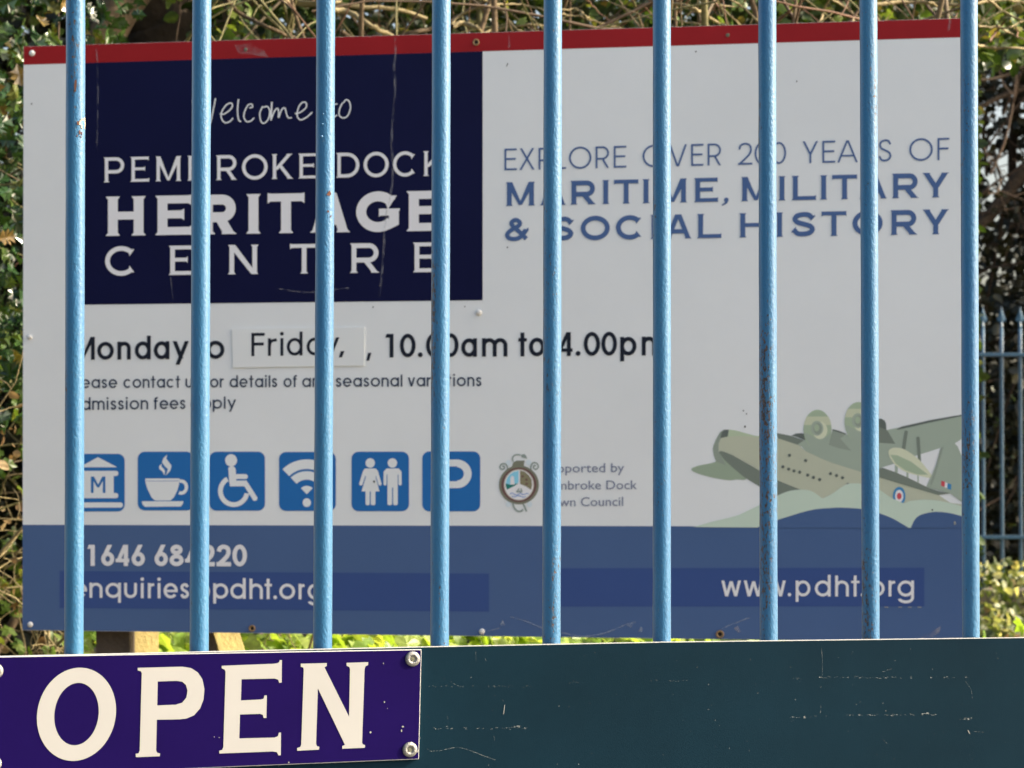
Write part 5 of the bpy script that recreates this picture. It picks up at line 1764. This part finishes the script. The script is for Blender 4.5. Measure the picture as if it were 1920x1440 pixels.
# ------------------------------------------------------------------ evergreen hedge behind
def hedge(label, x0, x1, y0, y1, zt, n, m, tpl, s0, s1, thr, gap_scale=1.3):
    hd = thing('evergreen_hedge', label, 'hedge', ((x0 + x1) / 2, (y0 + y1) / 2, -.03))
    P = box_pts(n, x0, x1, y0, y1, 0, zt)
    topn = zt - .5 + .5 * np.array([noise.noise(Vector((p[0] * .9, p[1] * .9, 4))) for p in P])
    P = P[P[:, 2] < topn]
    P = clumped(P, gap_scale, thr, .35)
    foliage('foliage', tpl, P, s0, s1, m, hd)
    for _ in range(int((x1 - x0) * 1.6)):
        p = wander((random.uniform(x0, x1), random.uniform(y0, y1), -.05), (random.gauss(0, .1), 0, 1), zt * .9, 12, .07)
        tubes_obj('stem', [(p, .028, .008)], M['bark_dark'], hd, 7)
    return hd


hedge('dense green hedge standing behind the thicket in the middle', -3.6, 1.9, 9.0, 10.6, 4.6, 92000, M['hedge'], ROUND, .035, .07, -.30)
hedge('shadowy dark hedge at the far left behind the holly', -4.6, -1.15, 7.5, 9.2, 4.2, 52000, M['dark_leaf'], ROUND, .04, .075, -.5)

# ------------------------------------------------------------------ dark tree on the right with sky showing through
random.seed(5)
t = thing('evergreen_tree', 'dark evergreen tree with slanting boughs and bright sky gaps on the right', 'tree', (3.9, 15.0, -.03))
gnarly('trunk', [Vector((3.9, 15.2, -.1)), Vector((3.85, 15.2, 1.5)), at(2120, 250, 15), at(2050, -200, 15.1), at(2080, -900, 15.2)], [.30, .24, .19, .15, .08], M['bark_dark'], t)
for pts, w, y in (
    ([(2080, 330), (1990, 300), (1925, 318), (1880, 372), (1835, 425), (1760, 470)], 34, 14.4), ([(2050, 120), (1960, 150), (1900, 172), (1840, 200), (1770, 250)], 14, 14.2),
    ([(2080, 60), (1960, 90), (1900, 135), (1840, 150), (1760, 140)], 8, 13.9), ([(2050, 470), (1960, 410), (1900, 420), (1850, 470)], 16, 14.8),
    ([(1960, -60), (1910, 40), (1870, 130), (1845, 240), (1850, 330)], 11, 14.9), ([(2010, 560), (1950, 500), (1905, 400), (1900, 250), (1925, 120), (1980, 0)], 22, 15.3),
    ([(1965, 620), (1915, 690), (1880, 780), (1845, 900)], 7, 14.4), ([(1990, 760), (1920, 880), (1880, 960)], 6, 14.2), ([(1880, 400), (1862, 500), (1845, 600), (1840, 700)], 7, 14.5), ([(1990, 540), (1930, 600), (1870, 640), (1800, 650)], 12, 14.9)):
    P3 = catmull([at(a, b_, y + .1 * math.sin(i)) for i, (a, b_) in enumerate(pts)], 6)
    tubes_obj('bough', [(P3, w / 2 * y / FPX, w * .3 * y / FPX)], M['bark_dark'], t, 9)
tw = []
for _ in range(70):
    a, b_ = random.uniform(1780, 2150), random.uniform(-150, 900)
    p = wander(at(a, b_, random.uniform(13.9, 16)), (random.gauss(0, .6), random.gauss(0, .3), random.gauss(.5, .6)), random.uniform(.6, 1.6), 10, .12)
    tw.append((p, .009, .004)); tw += twigs_from(p, 4, .4, .004, .15, 1)
tubes_obj('twigs', tw, M['twig_dark'], t, 4, 'stuff')
P = box_pts(120000, 1.6, 6.0, 14.2, 17.4, 0, 6.2)
x_, y_ = px_of(P)
k = np.array([noise.noise(Vector((p[0] * 2.2, p[1] * .9, p[2] * 2.2))) for p in P])
gap = np.exp(-((x_ - 1883) / 26.0) ** 2 - ((y_ - 325) / 34.0) ** 2) * 1.1 + np.exp(-((x_ - 1855) / 30.0) ** 2 - ((y_ - 400) / 40.0) ** 2) * .5
dens = -.26 + gap + np.exp(-((x_ - 1870) / 50.0) ** 2 - ((y_ - 260) / 120.0) ** 2) * .22 - .35 * (y_ > 560)
P = P[k + rng.uniform(-.3, .3, len(P)) > dens]
foliage('crown', ROUND, P, .04, .075, M['dark_leaf'], t)

# ------------------------------------------------------------------ spiked fence far right
REAR = Plane(12.5, .02)
rf = thing('spiked_railings', 'distant blue spear topped railings beyond the right edge of the sign', 'railings', (2.6, 12.5, -.03), REAR.th)
a0, _ = REAR.px(1843.5, 800)
stepa = REAR.px(1878.5, 800)[0] - a0
zr = REAR.px(1880, 665)[1]; zb = REAR.px(1880, 1007)[1]; ztp = REAR.px(1880, 616)[1]
proto = None
for k in range(-9, 12):
    a = a0 + k * stepa
    r = 3.6 * 12.5 / FPX
    p0, p1 = REAR.w(a, 1.12), REAR.w(a, ztp)
    if proto is None:
        proto = lumpy_tube('bar', p0 - p0, p1 - p0, r, M['rear_bar'], None, 3.3, 8, 10, 0)
        pf = spear('finial', p1 - p0, .105, .044, M['rear_bar'], None, REAR.u)
        # head of the finial reaches y = 577 in the photograph
        o, fo = proto, pf
    else:
        o = proto.copy(); fo = pf.copy(); col.objects.link(o); col.objects.link(fo)
    o.parent = rf
    o.matrix_basis = wmat(rf).inverted() @ Matrix.Translation(p0)
    fo.parent = o; fo.matrix_basis = Matrix.Identity(4)
for z in (zr, zb):
    bm = bmesh.new(); hh = 3.4 * 12.5 / FPX
    bm_prism(bm, [REAR.w(a0 - 9.6 * stepa, z - hh, .014), REAR.w(a0 + 11.6 * stepa, z - hh, .014), REAR.w(a0 + 11.6 * stepa, z + hh, .014), REAR.w(a0 - 9.6 * stepa, z + hh, .014)], -REAR.n * .028)
    bm_obj('rail', bm, M['rear_bar'], rf, bevel=.002)
wl = thing('garden_wall', 'low stone wall carrying the distant spiked railings, smothered by pale ivy', 'wall', (2.6, 12.5, -.06), REAR.th)
bm = bmesh.new()
bm_prism(bm, [REAR.w(a0 - 9.6 * stepa, -.06, .10), REAR.w(a0 + 11.6 * stepa, -.06, .10), REAR.w(a0 + 11.6 * stepa, 1.14, .10), REAR.w(a0 - 9.6 * stepa, 1.14, .10)], -REAR.n * .22)
bm_obj('masonry', bm, M['brick'], wl, bevel=.01)
iv = thing('pale_ivy', 'pale sunlit ivy heap below the distant spiked railings at bottom right', 'ivy', (2.5, 12.0, -.03))
P = box_pts(20000, 1.55, 3.6, 11.5, 12.75, .2, 1.45)
top = 1.30 + .10 * np.array([noise.noise(Vector((p[0] * 2.5, p[1] * 2.5, 7))) for p in P]) - .35 * np.abs(P[:, 1] - 12.3)
P = P[P[:, 2] < top]; P = clumped(P, 4, -.15)
x_, y_ = px_of(P)
v = (x_ > 1828) & (x_ < 1925) & (y_ < 1205) & (P[:, 1] < 12.2); vi = np.where(v)[0][:280]
mask = np.ones(len(P), bool); mask[vi] = False
leaf_objects(ROUND, 'ivy_pale', P[vi], .030, .060, M['ivy_pale'], iv, .6)
foliage('foliage', ROUND, P[mask], .028, .055, M['ivy_pale'], iv, .6)
P = box_pts(3500, 1.55, 3.6, 11.3, 12.4, .1, .98)
foliage('dead_leaves', ROUND, P, .025, .05, M['dead'], iv)

# ------------------------------------------------------------------ tall unseen hedge, added to darken the sign's reflections and shade the bars
P = box_pts(24000, -22, 22, -15, -12, 0, 6.2)
top = 5.0 + 1.4 * np.array([noise.noise(Vector((p[0] * .3, 0, 8))) for p in P]); P = P[P[:, 2] < top]
V, F = cloud_mesh(CHIP, P, rng.uniform(.25, .5, len(P)), frames(len(P), .4))
P2 = box_pts(30000, -10.5, -7.5, -14, 3.0, 0, 7.5)
top = 6.4 + 1.2 * np.array([noise.noise(Vector((0, p[1] * .3, 8))) for p in P2]); P2 = P2[P2[:, 2] < top]
V2, F2 = cloud_mesh(CHIP, P2, rng.uniform(.25, .5, len(P2)), frames(len(P2), .4))
V, F = np.concatenate([V, V2]), np.concatenate([F, F2 + len(V)])
rh = mesh_obj('added_hedge', V, F, M['hedge'], None, kind='stuff')
rh['label'] = 'tall unseen hedge added to darken reflections and shade the bars'; rh['category'] = 'hedge'

# ------------------------------------------------------------------ far wood
fw = None
P = box_pts(26000, -26, 30, 38, 44, 0, 4.3)
top = 3.3 + 1.2 * np.array([noise.noise(Vector((p[0] * .25, 0, 1))) for p in P]); P = P[P[:, 2] < top]
V, F = cloud_mesh(CHIP, P, rng.uniform(.3, .6, len(P)), frames(len(P), .4))
fw = mesh_obj('distant_wood', V, F, M['hedge'], None, kind='stuff')
fw['label'] = 'distant green wood filling the gaps behind the trees'; fw['category'] = 'wood'
